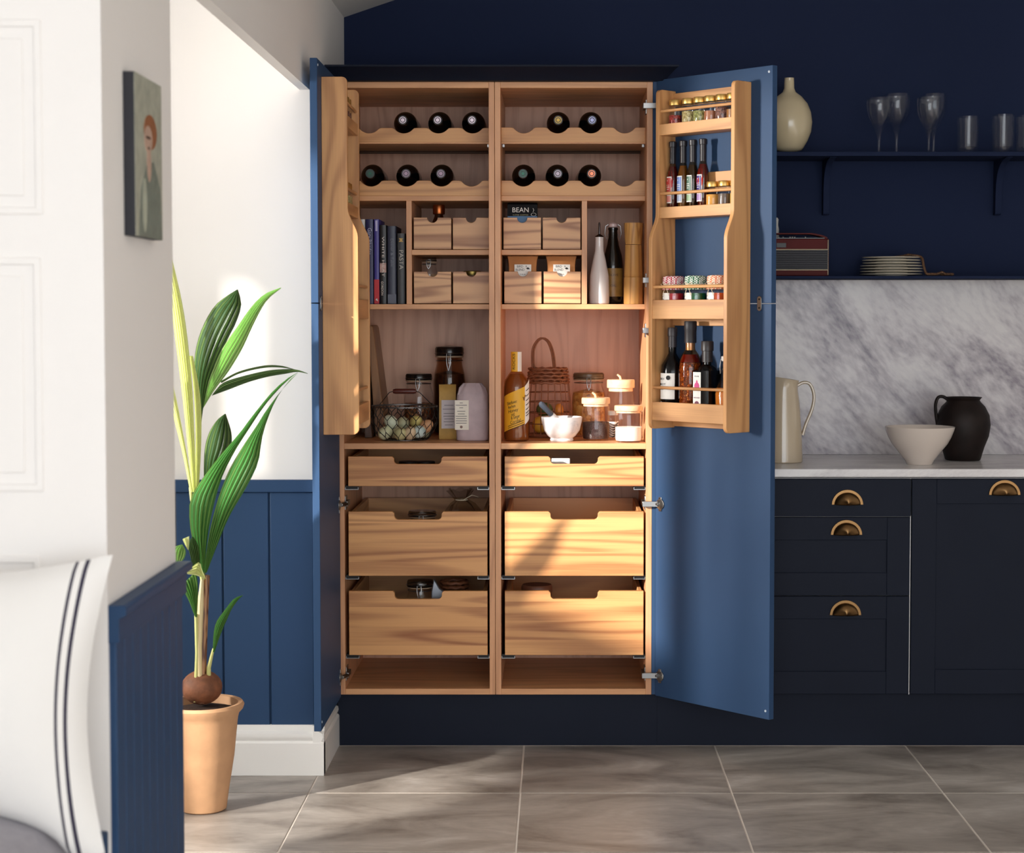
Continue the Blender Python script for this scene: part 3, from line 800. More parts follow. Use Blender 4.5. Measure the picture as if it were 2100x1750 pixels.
MB().lathe([(0, rim_z - 0.012), (0.05, rim_z - 0.013), (0.094, rim_z - 0.024), (0.085, rim_z - 0.06), (0, rim_z - 0.06)], 30).build('soil', plain('dark_soil', srgb(58, 38, 26), 0.95, var=0.4, vscale=90, bump=1.0, bscale=120), pot)
cc = aty(414, 1410, PYc) - potc
nut = MB().ball(cc, 0.057, 0.052, 0.048, 22, 14)
nut.build('coconut', plain('coconut_husk', srgb(120, 74, 48), 0.7, var=0.3, vscale=40, bump=0.8, bscale=90), pot)
def P(px, py, Y): return aty(px, py, Y) - potc
def stem(pts, r, mat, name='leaf_stalk'):
    MB().tube([P(*p) for p in pts], r, 8).build(name, mat, pot)
trunk = wood('palm_trunk_bark', 'Z', srgb(176, 128, 84), srgb(84, 46, 28), ring=0.9, freq=10, across=60, along=10)
stem([(413, 1442, PYc - .02), (414, 1380, PYc - .015), (417, 1300, PYc - .01), (420, 1230, PYc), (424, 1180, PYc)], [0.013, 0.0125, 0.0115, 0.011, 0.009], trunk, 'trunk')
pale = plain('pale_stalk_green', srgb(206, 206, 132), 0.5, var=0.1)
stem([(411, 1440, PYc - .028), (408, 1330, PYc - .026), (411, 1240, PYc - .02), (415, 1180, PYc - .01)], [0.006, 0.008, 0.009, 0.004], plain('cream_sheath', srgb(228, 208, 158), 0.5, var=0.1), 'leaf_sheath')
stem([(400, 1440, PYc - .03), (404, 1340, PYc - .03), (402, 1260, PYc - .03)], 0.005, pale)
stem([(428, 1435, PYc - .01), (428, 1370, PYc - .02), (438, 1330, PYc - .03)], [0.008, 0.006, 0.003], pale)
stem([(417, 1190, PYc), (412, 1100, PYc), (404, 1000, PYc + .02), (407, 900, PYc + .03), (412, 836, PYc + .03)], [0.007, 0.006, 0.005, 0.005, 0.004], plain('leaf_stalk_green', srgb(94, 116, 60), 0.5, var=0.1))
stem([(415, 1190, PYc - .01), (400, 1080, PYc - .02), (390, 1000, PYc - .03)], [0.006, 0.006, 0.004], pale)
def leafmat(name, c1, c2, tr):
    if name in MATS: return MATS[name]
    m, nt, out = newmat(name)
    p = N(nt, 'ShaderNodeBsdfPrincipled'); p.inputs['Roughness'].default_value = 0.35
    t = N(nt, 'ShaderNodeBsdfTranslucent')
    uv = N(nt, 'ShaderNodeUVMap')
    sep = N(nt, 'ShaderNodeSeparateXYZ'); nt.links.new(uv.outputs[0], sep.inputs[0])
    k = N(nt, 'ShaderNodeMath', operation='MULTIPLY'); k.inputs[1].default_value = 2 * PI * 6
    nt.links.new(sep.outputs[0], k.inputs[0])
    si = N(nt, 'ShaderNodeMath', operation='SINE'); nt.links.new(k.outputs[0], si.inputs[0])
    r = ramp(nt, si.outputs[0], [(0.0, c1), (0.35, c1), (0.9, c2)])
    nt.links.new(r.outputs[0], p.inputs['Base Color'])
    t.inputs[0].default_value = c2
    mx = N(nt, 'ShaderNodeMixShader'); mx.inputs[0].default_value = tr
    nt.links.new(p.outputs[0], mx.inputs[1]); nt.links.new(t.outputs[0], mx.inputs[2]); nt.links.new(mx.outputs[0], out.inputs[0])
    MATS[name] = m
    return m
G_DARK = lambda: leafmat('deep_green_leaf', srgb(32, 60, 28), srgb(118, 146, 84), 0.12)
G_MID = lambda: leafmat('mid_green_leaf', srgb(48, 104, 44), srgb(132, 172, 92), 0.22)
G_LITE = lambda: leafmat('bright_green_leaf', srgb(88, 148, 60), srgb(196, 220, 150), 0.3)
G_PALE = lambda: leafmat('pale_yellow_leaf', srgb(206, 216, 126), srgb(236, 236, 178), 0.35)
def resample(pts, n):
    pts = [Vector(p) for p in pts]
    # Catmull-Rom through the points, then equal steps
    ext = [pts[0] * 2 - pts[1]] + pts + [pts[-1] * 2 - pts[-2]]
    dense = []
    for i in range(1, len(ext) - 2):
        a, b, c, d = ext[i - 1:i + 3]
        for k in range(10):
            t = k / 10
            dense.append(0.5 * ((2 * b) + (c - a) * t + (2 * a - 5 * b + 4 * c - d) * t * t + (3 * b - a - 3 * c + d) * t ** 3))
    dense.append(pts[-1])
    L = [0]
    for a, b in zip(dense, dense[1:]): L.append(L[-1] + (b - a).length)
    out = []; j = 0
    for i in range(n):
        s_ = L[-1] * i / (n - 1)
        while j < len(L) - 2 and L[j + 1] < s_: j += 1
        t = (s_ - L[j]) / max(1e-9, L[j + 1] - L[j])
        out.append(dense[j].lerp(dense[j + 1], t))
    return out
def leaf(left, right, y0, y1, mat, bulge=0.02, pleat=0.0030, nc=12, nr=22, tiltx=0.0):
    A, B = resample(left, nr), resample(right, nr)
    rows, uvs = [], []
    for i in range(nr):
        t = i / (nr - 1); Y = y0 + (y1 - y0) * t
        row = []
        for j in range(nc + 1):
            u = j / nc
            q = A[i].lerp(B[i], u)
            w = (B[i] - A[i]).length / 740.0
            yy = Y - bulge * math.sin(PI * u) * min(1, w / 0.05) + tiltx * (u - 0.5) * w * 8 + (pleat if j % 2 else -pleat) * min(1, w / 0.04)
            row.append(tuple(P(q.x, q.y, yy)))
            uvs.append((u, t))
        rows.append(row)
    o = MB().grid(rows).build('leaf', mat, pot, sharp=14)
    uvl = o.data.uv_layers.new(name='UVMap')
    for lp in o.data.loops: uvl.data[lp.index].uv = uvs[lp.vertex_index]
    return o
# tall pale frond beside the wall end
leaf([(394, 1010), (383, 900), (370, 780), (352, 640), (332, 500)], [(402, 1010), (399, 900), (393, 780), (377, 640), (346, 500)], PYc - .04, PYc - .10, G_PALE)
leaf([(390, 1010), (374, 930), (352, 840), (338, 770)], [(396, 1010), (382, 925), (366, 840), (350, 765)], PYc - .05, PYc - .12, G_PALE, nc=10)
leaf([(398, 1010), (401, 900), (397, 800), (388, 730)], [(408, 1005), (413, 900), (411, 815), (396, 730)], PYc - .03, PYc - .06, G_PALE, nc=12)
# upper pair
leaf([(407, 905), (405, 850), (398, 775), (401, 720), (415, 672), (440, 628), (470, 604), (486, 594)], [(411, 905), (415, 850), (427, 785), (448, 735), (470, 690), (485, 660), (495, 625), (488, 594)], PYc + .03, PYc - .02, G_DARK)
leaf([(410, 842), (425, 790), (452, 722), (488, 668), (518, 626), (545, 602), (576, 590)], [(414, 842), (440, 800), (470, 760), (497, 715), (520, 665), (546, 618), (577, 591)], PYc + .03, PYc - .05, G_LITE)
leaf([(438, 806), (458, 785), (500, 771), (550, 760), (590, 757), (612, 759), (631, 766)], [(434, 812), (470, 799), (510, 784), (550, 773), (585, 767), (610, 763), (631, 767)], PYc + .04, PYc + .12, G_DARK, nc=10)
leaf([(452, 782), (490, 762), (540, 750), (575, 750), (602, 757)], [(454, 786), (490, 767), (540, 755), (575, 754), (602, 758)], PYc + .05, PYc + .12, G_DARK, nc=4, bulge=0.004)
# middle dark leaf and the two halves of the great front leaf
leaf([(418, 1010), (419, 930), (428, 890), (445, 862), (461, 849)], [(436, 1010), (455, 955), (472, 925), (475, 890), (463, 849)], PYc + .05, PYc + .03, G_DARK)
leaf([(416, 1175), (395, 1110), (388, 1060), (392, 1020), (420, 975), (455, 930), (490, 890), (520, 850), (560, 802), (590, 776), (612, 763)], [(419, 1175), (426, 1100), (440, 1030), (457, 975), (482, 925), (512, 878), (542, 833), (572, 798), (595, 776), (612, 763)], PYc - .02, PYc - .10, G_MID)
leaf([(418, 1175), (428, 1100), (445, 1030), (462, 982), (480, 945), (508, 900), (526, 874), (546, 842), (578, 800), (612, 764)], [(424, 1175), (445, 1120), (470, 1060), (505, 1000), (529, 950), (537, 900), (548, 862), (566, 820), (590, 784), (612, 764)], PYc - .015, PYc - .09, G_MID)
# low leaves
leaf([(362, 1158), (350, 1142), (354, 1124), (372, 1117)], [(366, 1158), (378, 1145), (381, 1130), (374, 1117)], PYc - .05, PYc - .07, G_LITE, nc=12, nr=12)
leaf([(394, 1175), (391, 1145), (385, 1118), (394, 1101)], [(410, 1175), (410, 1145), (406, 1118), (396, 1101)], PYc - .045, PYc - .06, G_DARK, nc=12, nr=12)
leaf([(385, 1128), (378, 1115), (374, 1106)], [(387, 1128), (388, 1112), (388, 1100)], PYc - .06, PYc - .07, G_PALE, nc=6, nr=8)
leaf([(423, 1188), (400, 1180), (384, 1178), (383, 1174)], [(421, 1184), (414, 1168), (408, 1153), (384, 1171)], PYc - .05, PYc - .07, G_PALE, nc=8, nr=10)
leaf([(400, 1266), (388, 1235), (378, 1215), (371, 1202)], [(404, 1266), (406, 1230), (406, 1200), (402, 1172)], PYc - .035, PYc - .05, G_MID, nc=14, nr=12)
leaf([(436, 1338), (438, 1300), (444, 1275), (462, 1250), (480, 1228), (498, 1221)], [(440, 1338), (453, 1300), (466, 1270), (475, 1250), (490, 1229), (498, 1222)], PYc - .03, PYc - .05, G_MID, nc=12, nr=14)

# ================================================================== picture on the near wall
pX = WALL_X
na, fa = atx(277, 315, pX + 0.02).y, atx(332, 335, pX + 0.02).y
pz0, pz1 = 1.515, 1.775
pz1 = atx(305, 163, pX + 0.02).z; pz0 = atx(305, 488, pX + 0.02).z
pic = thing('portrait_painting', 'small unframed canvas portrait of an auburn haired sitter on the white wall end', 'painting', (pX, (na + fa) / 2, (pz0 + pz1) / 2))
hw, hh = (fa - na) / 2, (pz1 - pz0) / 2
MB().box(0.0005, 0.0195, -hw, hw, -hh, hh).build('canvas', plain('black_canvas_edge', srgb(26, 26, 34), 0.6), pic, bevel=0.001)
def blob(name, cy, cz, ry, rz, x, mat, n=20, poly=None):
    pts = poly or [(cy * hw + ry * hw * math.cos(2 * PI * i / n), cz * hh + rz * hh * math.sin(2 * PI * i / n)) for i in range(n)]
    MB().prism(pts, 'X', 0.0194, x).build(name, mat, pic)
oil = lambda nm, *c: plain(nm, srgb(*c), 0.5, var=0.16, vscale=40, bump=0.6, bscale=90)
blob('painted_ground', 0, 0, 0, 0, 0.0200, oil('sage_grey_oil_paint', 168, 170, 154), poly=[(-hw, -hh), (hw, -hh), (hw, hh), (-hw, hh)])
blob('painted_dress', 0, 0, 0, 0, 0.0203, oil('green_grey_oil_paint', 118, 128, 118), poly=[(-hw * .8, -hh), (hw * .95, -hh), (hw * .85, -hh * .35), (hw * .35, -hh * .02), (-hw * .2, -hh * .1), (-hw * .6, -hh * .4)])
blob('painted_neck', 0.0, -0.06, 0.16, 0.24, 0.0205, oil('warm_flesh_oil_paint', 190, 160, 142))
blob('painted_hair', 0.12, 0.34, 0.48, 0.22, 0.0206, oil('auburn_oil_paint', 146, 92, 58))
blob('painted_face', -0.05, 0.24, 0.3, 0.17, 0.0208, MATS['warm_flesh_oil_paint'])
blob('painted_eyes', -0.05, 0.26, 0.2, 0.02, 0.0209, oil('umber_oil_paint', 96, 72, 60))
blob('painted_sleeve', -0.35, -0.6, 0.16, 0.34, 0.0206, oil('pale_green_oil_paint', 176, 182, 164))
blob('painted_mouth', -0.04, 0.13, 0.09, 0.018, 0.0209, MATS['umber_oil_paint'])

# ================================================================== bench corner
bench = thing('window_bench', 'navy boxed window bench with a grey seat pad below the striped cushion', 'bench', (-1.2, -3.05, 0))
MB().box(-0.6, 0.463, -0.30, 0.276, 0.0, 0.535).build('bench_base', pil_blue, bench, bevel=0.003)
rows = []
NX, NY = 22, 14
def padz(u, v):
    e = (1 - abs(2 * u - 1) ** 6) * (1 - abs(2 * v - 1) ** 6)
    return 0.53 + 0.035 + 0.075 * max(0, e) ** 0.55 - 0.03 * max(0.0, (u - 0.55)) / 0.45
for j in range(NY + 1):
    rows.append([(-0.6 + 1.045 * i / NX, -0.30 + 0.565 * j / NY, padz(i / NX, j / NY)) for i in range(NX + 1)])
sp_ = MB().grid(rows)
edge = [rows[0][i] for i in range(NX + 1)] + [rows[j][NX] for j in range(1, NY + 1)] + [rows[NY][i] for i in range(NX - 1, -1, -1)] + [rows[j][0] for j in range(NY - 1, 0, -1)]
k = len(edge)
sp_.add([(x, y, z) for x, y, z in edge] + [(x, y, 0.5345) for x, y, z in edge], [(i, (i + 1) % k, (i + 1) % k + k, i + k) for i in range(k)])
sp_.build('seat_pad', plain('grey_wool', srgb(138, 134, 142), 0.95, var=0.08, vscale=60, bump=0.4, bscale=500, sheen=0.3), bench)
# cushion: square pillow leaning on the wall, two dark stripes woven near its edge
cm, nt, out = newmat('white_linen_two_stripes')
p = N(nt, 'ShaderNodeBsdfPrincipled'); p.inputs['Roughness'].default_value = 0.95; p.inputs['Sheen Weight'].default_value = 0.2
uv = N(nt, 'ShaderNodeUVMap'); sep = N(nt, 'ShaderNodeSeparateXYZ'); nt.links.new(uv.outputs[0], sep.inputs[0])
r = nt.nodes.new('ShaderNodeValToRGB'); r.color_ramp.interpolation = 'CONSTANT'
lin, nav = srgb(234, 231, 227), srgb(50, 46, 64)
els = r.color_ramp.elements; els[0].position = 0; els[0].color = lin; els[1].position = 0.872; els[1].color = nav
for pz, c in ((0.886, lin), (0.910, nav), (0.924, lin)):
    e = els.new(pz); e.color = c
nt.links.new(sep.outputs[0], r.inputs[0]); nt.links.new(r.outputs[0], p.inputs['Base Color'])
wv = N(nt, 'ShaderNodeTexNoise'); wv.inputs['Scale'].default_value = 400; bp = N(nt, 'ShaderNodeBump'); bp.inputs['Strength'].default_value = 0.25; bp.inputs['Distance'].default_value = 0.002
nt.links.new(wv.outputs['Fac'], bp.inputs['Height']); nt.links.new(bp.outputs[0], p.inputs['Normal'])
nt.links.new(p.outputs[0], out.inputs[0])
cY = PIL_N - 0.12
c_tr, c_br = aty(231, 1138, cY), aty(212, 1702, cY - 0.06)
cw, ch = 0.46, c_tr.z - c_br.z
NXc = 30
front, back, cuv = [], [], []
for j in range(NXc + 1):
    v = j / NXc
    ra, rb = [], []
    for i in range(NXc + 1):
        u = i / NXc
        pin = 0.035 * (math.sin(PI * v) * (abs(2 * u - 1) ** 3) * (1 if u > 0.5 else -1))
        piz = 0.03 * (math.sin(PI * u) * (abs(2 * v - 1) ** 3) * (1 if v > 0.5 else -1))
        x = c_tr.x - cw + cw * u - pin
        zb_ = padz(min(1, max(0, (x + 1.2 + 0.6) / 1.045)), 0.62) + 0.002
        z = zb_ + (c_tr.z - zb_) * v - piz * (1 if v > .5 else 0)
        b = 0.085 * (max(0, math.sin(PI * u)) * max(0, math.sin(PI * v))) ** 0.55
        yc = cY - 0.06 * (1 - v)
        ra.append((x, yc - b, z)); rb.append((x, yc + b * 0.55, z)); cuv.append((u, v))
    front.append(ra); back.append(rb)
mb = MB().grid(front).grid(back)
cush = mb.build('striped_cushion', cm)
uvl = cush.data.uv_layers.new(name='UVMap')
nn = len(cuv)
for lp in cush.data.loops: uvl.data[lp.index].uv = cuv[lp.vertex_index % nn]
tag(cush, 'white linen cushion with two dark stripes leaning on the wall above the seat pad', 'cushion')

# ================================================================== pantry contents: helpers
def col(name, *c, rough=0.4, coat=0.0, var=0.05, **k): return plain(name, srgb(*c), rough, coat=coat, var=var, **k)
def ring(m, r, z, t, n=28, m_=8):
    m.tube([(r * math.cos(2 * PI * i / n), r * math.sin(2 * PI * i / n), z) for i in range(n)], t, m_, closed=True); return m
def clip_jar(label, loc, r, h, content, fill, cat='jar', group=None, lid=None, rotz=0.0, amber=False):
    """preserving jar with a wire-bail lid"""
    t = thing('clip_top_jar', label, cat, loc, rotz, group)
    g = glass('brown_tint_glass', (0.72, 0.58, 0.48, 1)) if amber else clear()
    MB().lathe([(0, 0), (r * .88, 0), (r * .97, .005), (r, .014), (r, h * .60), (r * .96, h * .68), (r * .84, h * .77), (r * .81, h * .80), (r * .81, h * .86), (r * .86, h * .865)], 32).build('glass_body', g, t)
    MB().lathe([(0, .004), (r * .90, .006), (r * .95, .016), (r * .95, min(h * .60, fill))] + ([(r * .90, min(fill, h * .68))] if fill > h * .62 else []) + [(0, fill)], 28).build('contents', content, t)
    MB().lathe([(r * .87, h * .868), (r * .89, h * .874), (r * .89, h * .884), (0, h * .884)], 28).build('rubber_seal', col('pale_rubber', 190, 160, 130, rough=0.6), t)
    l = lid or glass('lid_glass', (0.55, 0.52, 0.5, 1))
    MB().lathe([(0, h * .885), (r * .88, h * .885), (r * .90, h * .90), (r * .90, h * .965), (r * .84, h * .985), (0, h)], 28).build('lid', l, t)
    w = MB(); ring(w, r * .915, h * .915, 0.0013); ring(w, r * .83, h * .83, 0.0013)
    w.tube([(-.006, -r * .93, h * .915), (-.007, -r * 1.0, h * .86), (-.005, -r * 1.03, h * .78), (0, -r * 1.04, h * .72), (.005, -r * 1.03, h * .78), (.007, -r * 1.0, h * .86), (.006, -r * .93, h * .915)], 0.0014, 6)
    w.tube([(-.008, -r * .86, h * .83), (-.006, -r * .98, h * .85), (.006, -r * .98, h * .85), (.008, -r * .86, h * .83)], 0.0014, 6)
    w.build('wire_clasp', steel, t)
    return t
def wood_lid_jar(label, loc, r, h, content, fill, rotz=0.0, knob=True):
    t = thing('wood_lid_jar', label, 'jar', loc, rotz, 'glass jars with pale wooden lids')
    hb = h * .86
    MB().lathe([(0, 0), (r * .9, 0), (r * .98, .004), (r, .012), (r, hb * .84), (r * .97, hb * .90), (r * .95, hb)], 32).build('glass_body', clear, t)
    if content is not None:
        MB().lathe([(0, .004), (r * .9, .005), (r * .95, .012), (r * .95, fill), (0, fill * 1.02)], 28).build('contents', content, t)
    pale_w = wood('pale_beech', 'X', srgb(230, 200, 162), srgb(196, 156, 114), ring=0.3)
    l = MB().lathe([(0, hb * .93), (r * .90, hb * .93), (r * .90, hb), (r * 1.02, hb), (r * 1.03, hb + .004), (r * 1.03, h - .004), (r, h), (0, h)], 32).build('wooden_lid', pale_w, t)
    if knob: MB().tube([(0, 0, h - .001), (-.003, 0, h + .01), (-.012, 0, h + .017)], [.004, .004, .003], 8).build('lid_tab', pale_w, l)
    return t
def spice_jar(label, side, x, base, r, h, content, fill, group):
    t = thing('spice_jar', label, 'jar', rack_pos(side, x, -0.0355 if side == 'R' else 0.0355, base), D_ANG if side == 'R' else -PI / 2, group)
    MB().lathe([(0, 0), (r * .92, 0), (r, .004), (r, h * .70), (r * .86, h * .80), (r * .84, h * .84)], 22).build('glass_body', clear, t)
    MB().lathe([(0, .003), (r * .92, .004), (r * .94, h * .1), (r * .94, fill), (0, fill)], 20).build('contents', content, t)
    MB().lathe([(0, h * .83), (r * .90, h * .83), (r * .92, h * .86), (r * .92, h * .98), (r * .86, h), (0, h)], 24).build('gold_lid', gold, t)
    return t
def bottle_body(prof, mat, t, n=28, name='glass_body'):
    return MB().lathe([(0, prof[0][1])] + prof + [(0, prof[-1][1])], n).build(name, mat, t)
GREY_INK = lambda: col('grey_ink', 96, 92, 96, rough=0.7)

# ---- wine bottles lying in the racks, necks to the front
def wine(label, x, zv, cap, group, yo=0.0, tilt=0.0):
    t = thing('wine_bottle', label, 'bottle', (x, UP, zv + BOT_R), 0, group)
    r = BOT_R
    prof = [(r * .90, 0), (r * .98, .004), (r, .012), (r, .185), (r * .94, .203), (r * .70, .222), (.0165, .236), (.0140, .25), (.0135, .268)]
    M4 = Matrix.Rotation(tilt * .45, 4, 'Z') @ Matrix.Translation((0, 0.255 + yo, 0)) @ Matrix.Rotation(PI / 2, 4, 'X')
    MB().lathe([(0, .006)] + prof + [(0, .268)], 30).xf(M4).build('glass_body', black_gloss, t)
    c = MB().lathe([(.0150, .238), (.0146, .25), (.0142, .282), (.0150, .283), (.0150, .291), (.0142, .2925), (0, .2925)], 24).xf(M4).build('foil_cap', col('black_foil', 22, 20, 24, rough=0.35), t)
    MB().lathe([(0, .2924), (.0108, .2924), (.0108, .2936), (0, .2936)], 24).xf(M4).build('cap_emblem', cap, c)
    lo = MB().lathe([(.0058, .2935), (.0084, .2935), (.0084, .2942), (.0058, .2942)], 20, closed=True).xf(M4)
    lo.build('cap_ring', col('dark_foil_print', 60, 54, 60, rough=0.5), c)
    return t
silver = plain('silver_foil', srgb(196, 180, 188), 0.35, metal=0.7)
cxs, zv = RACKS['UL']
for i, dx in ((1, .003), (2, .003), (3, .002)):
    wine('dark wine bottle with silver cap in the top rack above the cookbooks', cxs[i], zv, silver, 'wine bottles in the pantry racks')
cxs, zv = RACKS['LL']
wine('wine bottle with dark green cap in the rack just over the cookbooks', cxs[0], zv, plain('green_foil', srgb(36, 84, 66), 0.4, metal=0.5), 'wine bottles in the pantry racks', tilt=0.05)
for i in (1, 2):
    wine('dark wine bottle with mauve cap in the rack just over the cookbooks', cxs[i], zv, plain('mauve_foil', srgb(140, 118, 132), 0.4, metal=0.6), 'wine bottles in the pantry racks', tilt=0.06)
cxs, zv = RACKS['UR']
wine('wine bottle with gold ringed cap in the top rack above the coffee packet', cxs[1] + .002, zv, plain('gold_foil', srgb(172, 140, 70), 0.4, metal=0.7), 'wine bottles in the pantry racks')
wine('wine bottle with lavender cap in the top rack above the coffee packet', cxs[2] + .002, zv, plain('lavender_foil', srgb(158, 160, 196), 0.4, metal=0.5), 'wine bottles in the pantry racks', tilt=0.05)
cxs, zv = RACKS['LR']
wine('wine bottle with teal green cap in the rack just over the coffee packet', cxs[0], zv, plain('teal_foil', srgb(52, 96, 80), 0.4, metal=0.5), 'wine bottles in the pantry racks')
wine('wine bottle with pale grey cap in the rack just over the coffee packet', cxs[1], zv, plain('grey_foil', srgb(164, 150, 160), 0.4, metal=0.6), 'wine bottles in the pantry racks', tilt=0.04)
wine('wine bottle with copper cap in the rack just over the coffee packet', cxs[2], zv, plain('copper_foil', srgb(206, 120, 88), 0.35, metal=0.7), 'wine bottles in the pantry racks', tilt=0.09)

# ---- cookbooks
BKY = 0.155
def book(label, xa, xb, yt, cover, title=None, tcol=None, depth=0.19, name='cookbook', tsize=0.012, tz=0.72, tw=None, lean=0.0):
    x0, x1 = X_(xa, BKY, 540) + .0004, X_(xb, BKY, 540) - .0004
    h = Z_(yt, BKY) - zs1
    t = thing(name, label, 'book', ((x0 + x1) / 2, BKY, zs1), 0, 'cookbooks in the pantry')
    w = (x1 - x0) / 2
    n = 6
    sp = [(-w + .0005, 0.003)] + [(-w * math.cos(PI * i / n), 0.003 - .003 * math.sin(PI * i / n)) for i in range(1, n)] + [(w - .0005, 0.003), (w, depth), (w - .0022, depth), (w - .0022, .005), (-w + .0022, .005), (-w + .0022, depth), (-w, depth)]
    c = MB().prism(sp, 'Z', 0.0003, h).build('cover', cover, t)
    MB().box(-w + .0024, w - .0024, .006, depth - .004, .003, h - .004).build('pages', col('book_pages', 226, 218, 202, rough=0.9), t)
    if title:
        lettering(title, min(tsize, w * 1.5), tcol, c, (0, -0.0008, h * tz), width=tw, rot=-PI / 2)
    return t, c, w, h
book('white spined cookbook at the wall end of the book row', 737, 749.2, 450, col('white_cover', 216, 214, 212))
b, c, w, h = book('tall navy cookbook with white script on its spine', 749.6, 766.2, 450, col('navy_cover', 34, 34, 84), 'Gary Rhodes', col('pale_blue_print', 190, 190, 220), tsize=0.02, tz=0.74, tw=0.085)
b, c, w, h = book('slim violet blue cookbook with a red spine foot', 766.8, 777.8, 450, col('violet_blue_cover', 74, 68, 150), None)
MB().box(-w * .98, w * .98, -.0006, .004, .001, h * .29).build('red_band', col('red_print', 204, 40, 48), c)
MB().box(-w * .4, w * .4, -.0009, .002, h * .86, h * .985).build('spine_print', col('pale_violet_print', 190, 186, 226), c)
MB().prism([(-w * .5, h * .05), (w * .6, h * .03), (w * .1, h * .07)], 'Y', -.001, .002).build('spine_emblem', paper_white, c)
b, c, w, h = book('black cookbook with ornate cream lettering down its spine', 778.2, 793, 462, col('black_cover', 30, 26, 26), 'WHITE HEAT', col('cream_print', 226, 214, 204), tsize=0.011, tz=0.60, tw=0.13)
lettering('GORDON', 0.010, col('cream_print', 226, 214, 204), c, (-w * .3, -0.0008, h * .2), rot=-PI / 2, width=0.045)
MB().box(-w * .9, w * .9, -.0004, .003, h * .40, h * .52).build('spine_picture', col('rose_print', 190, 150, 140, var=0.4, vscale=90), c)
b, c, w, h = book('slate blue cookbook with faint grey lettering', 794.2, 813, 464, col('slate_cover', 58, 62, 80), 'Dinner & Table', col('dull_grey_print', 120, 124, 140), tsize=0.012, tz=0.66, tw=0.09)
MB().box(-w * .95, w * .95, -.0005, .003, .002, h * .125).build('pale_band', col('pale_slate_band', 92, 96, 112), c)
b, c, w, h = book('short dark grey cookbook with a gold emblem beside the divider', 814.4, 831, 479, col('charcoal_cover', 74, 74, 74), 'PASTA', col('bone_print', 220, 214, 200), tsize=0.019, tz=0.63, tw=0.062)
MB().prism([(-w * .6, h * .88), (w * .6, h * .88), (w * .25, h * .905), (w * .6, h * .93), (-w * .6, h * .93), (-w * .25, h * .905)], 'Y', -.0008, .002).build('gold_emblem', col('gold_print', 222, 180, 86), c)

# ---- spice drawer contents
c_, y_, z0, z1 = SPICE['L00']
t = thing('dark_jar', 'brown glass jar with a copper lid standing in the upper spice drawer', 'jar', (X_(900, .19, 430), .19, z0 + .0062))
hj = Z_(421, .19) - z0 - .006
bottle_body([(.019, 0), (.021, .005), (.021, hj * .62), (.014, hj * .74), (.0135, hj * .80)], glass('amber_glass', (.36, .17, .06, 1)), t)
MB().lathe([(0, .003), (.0195, .004), (.0195, hj * .5), (0, hj * .5)], 20).build('contents', col('dark_syrup', 50, 24, 12), t)
MB().lathe([(0, hj * .78), (.0185, hj * .78), (.0195, hj * .80), (.0195, hj * .97), (.018, hj), (0, hj)], 24).build('copper_lid', plain('copper_lid_metal', srgb(170, 96, 54), 0.3, metal=1.0), t)
c_, y_, z0, z1 = SPICE['L10']
clip_jar('small clip jar of dark spice standing in the lower spice drawer', (X_(880, .19, 545), .19, z0 + .0062), .027, Z_(527, .19) - z0 - .006, col('dark_spice', 52, 40, 32), .05)
c_, y_, z0, z1 = SPICE['L11']
t = thing('low_jar', 'low glass jar with a dull gold lid sunk in the spice drawer by the post', 'jar', (c_, .17, z0 + .0062))
hj = Z_(556.5, .17) - z0 - .006
MB().lathe([(0, 0), (.027, 0), (.029, .004), (.029, hj * .84), (.026, hj * .88)], 26).build('glass_body', clear, t)
MB().lathe([(0, .003), (.0275, .004), (.0275, hj * .7), (0, hj * .7)], 24).build('contents', col('brown_spice', 96, 62, 34), t)
MB().lathe([(0, hj * .86), (.028, hj * .86), (.029, hj * .9), (.029, hj * .98), (.027, hj), (0, hj)], 28).build('lid', plain('dull_gold', srgb(150, 130, 72), 0.4, metal=1.0), t)
c_, y_, z0, z1 = SPICE['R00']
t = thing('coffee_packet', 'black coffee packet with hand drawn white lettering in the upper spice drawer', 'packet', (c_, .16, z0 + .0062))
hp = min(Z_(413, .16), zw0 - .003) - z0 - .006; wp = .0485
MB().prism([(-.028, 0), (.028, 0), (.026, hp * .7), (.006, hp * .98), (-.002, hp)] + [(-.006, hp * .98), (-.020, hp * .8), (-.028, hp * .5)], 'X', -wp, wp).build('bag', col('black_foil_bag', 12, 11, 14, rough=0.6, var=0.2, spec=0.15), t, bevel=0.003)
zl = Z_(432, .14) - z0 - .006
lab = MB().box(-wp * .98, wp * .98, -.0302, -.0200, .01, zl - .019).build('blue_band', col('blue_packet_band', 30, 92, 140), t)
lettering('BEAN', .022, paper_white, lab, (-.006, -.0305, zl + .000), width=.052)
lettering('SUPER COFFEE', .005, col('buff_print', 170, 160, 110), lab, (-.006, -.0305, zl - .0155), width=.050)
cupm = MB(); ring(cupm, .008, 0, .0007, 18, 5); cupm.xf(Matrix.Translation((.036, -.0305, zl - .014)) @ Matrix.Diagonal((1, 1, .6, 1)) @ Matrix.Rotation(PI / 2, 4, 'X'))
cupm.tube([(.034, -.0305, zl - .006), (.037, -.0305, zl), (.034, -.0305, zl + .006)], .0008, 5)
cupm.build('cup_drawing', paper_white, lab)
bk = MB().box(-wp * .99, wp * .99, -.0299, -.0195, zl - .020, zl + .018).build('front_panel', MATS['black_foil_bag'], t)
kraft = col('kraft_paper', 190, 128, 76, rough=0.75, var=0.12, vscale=20)
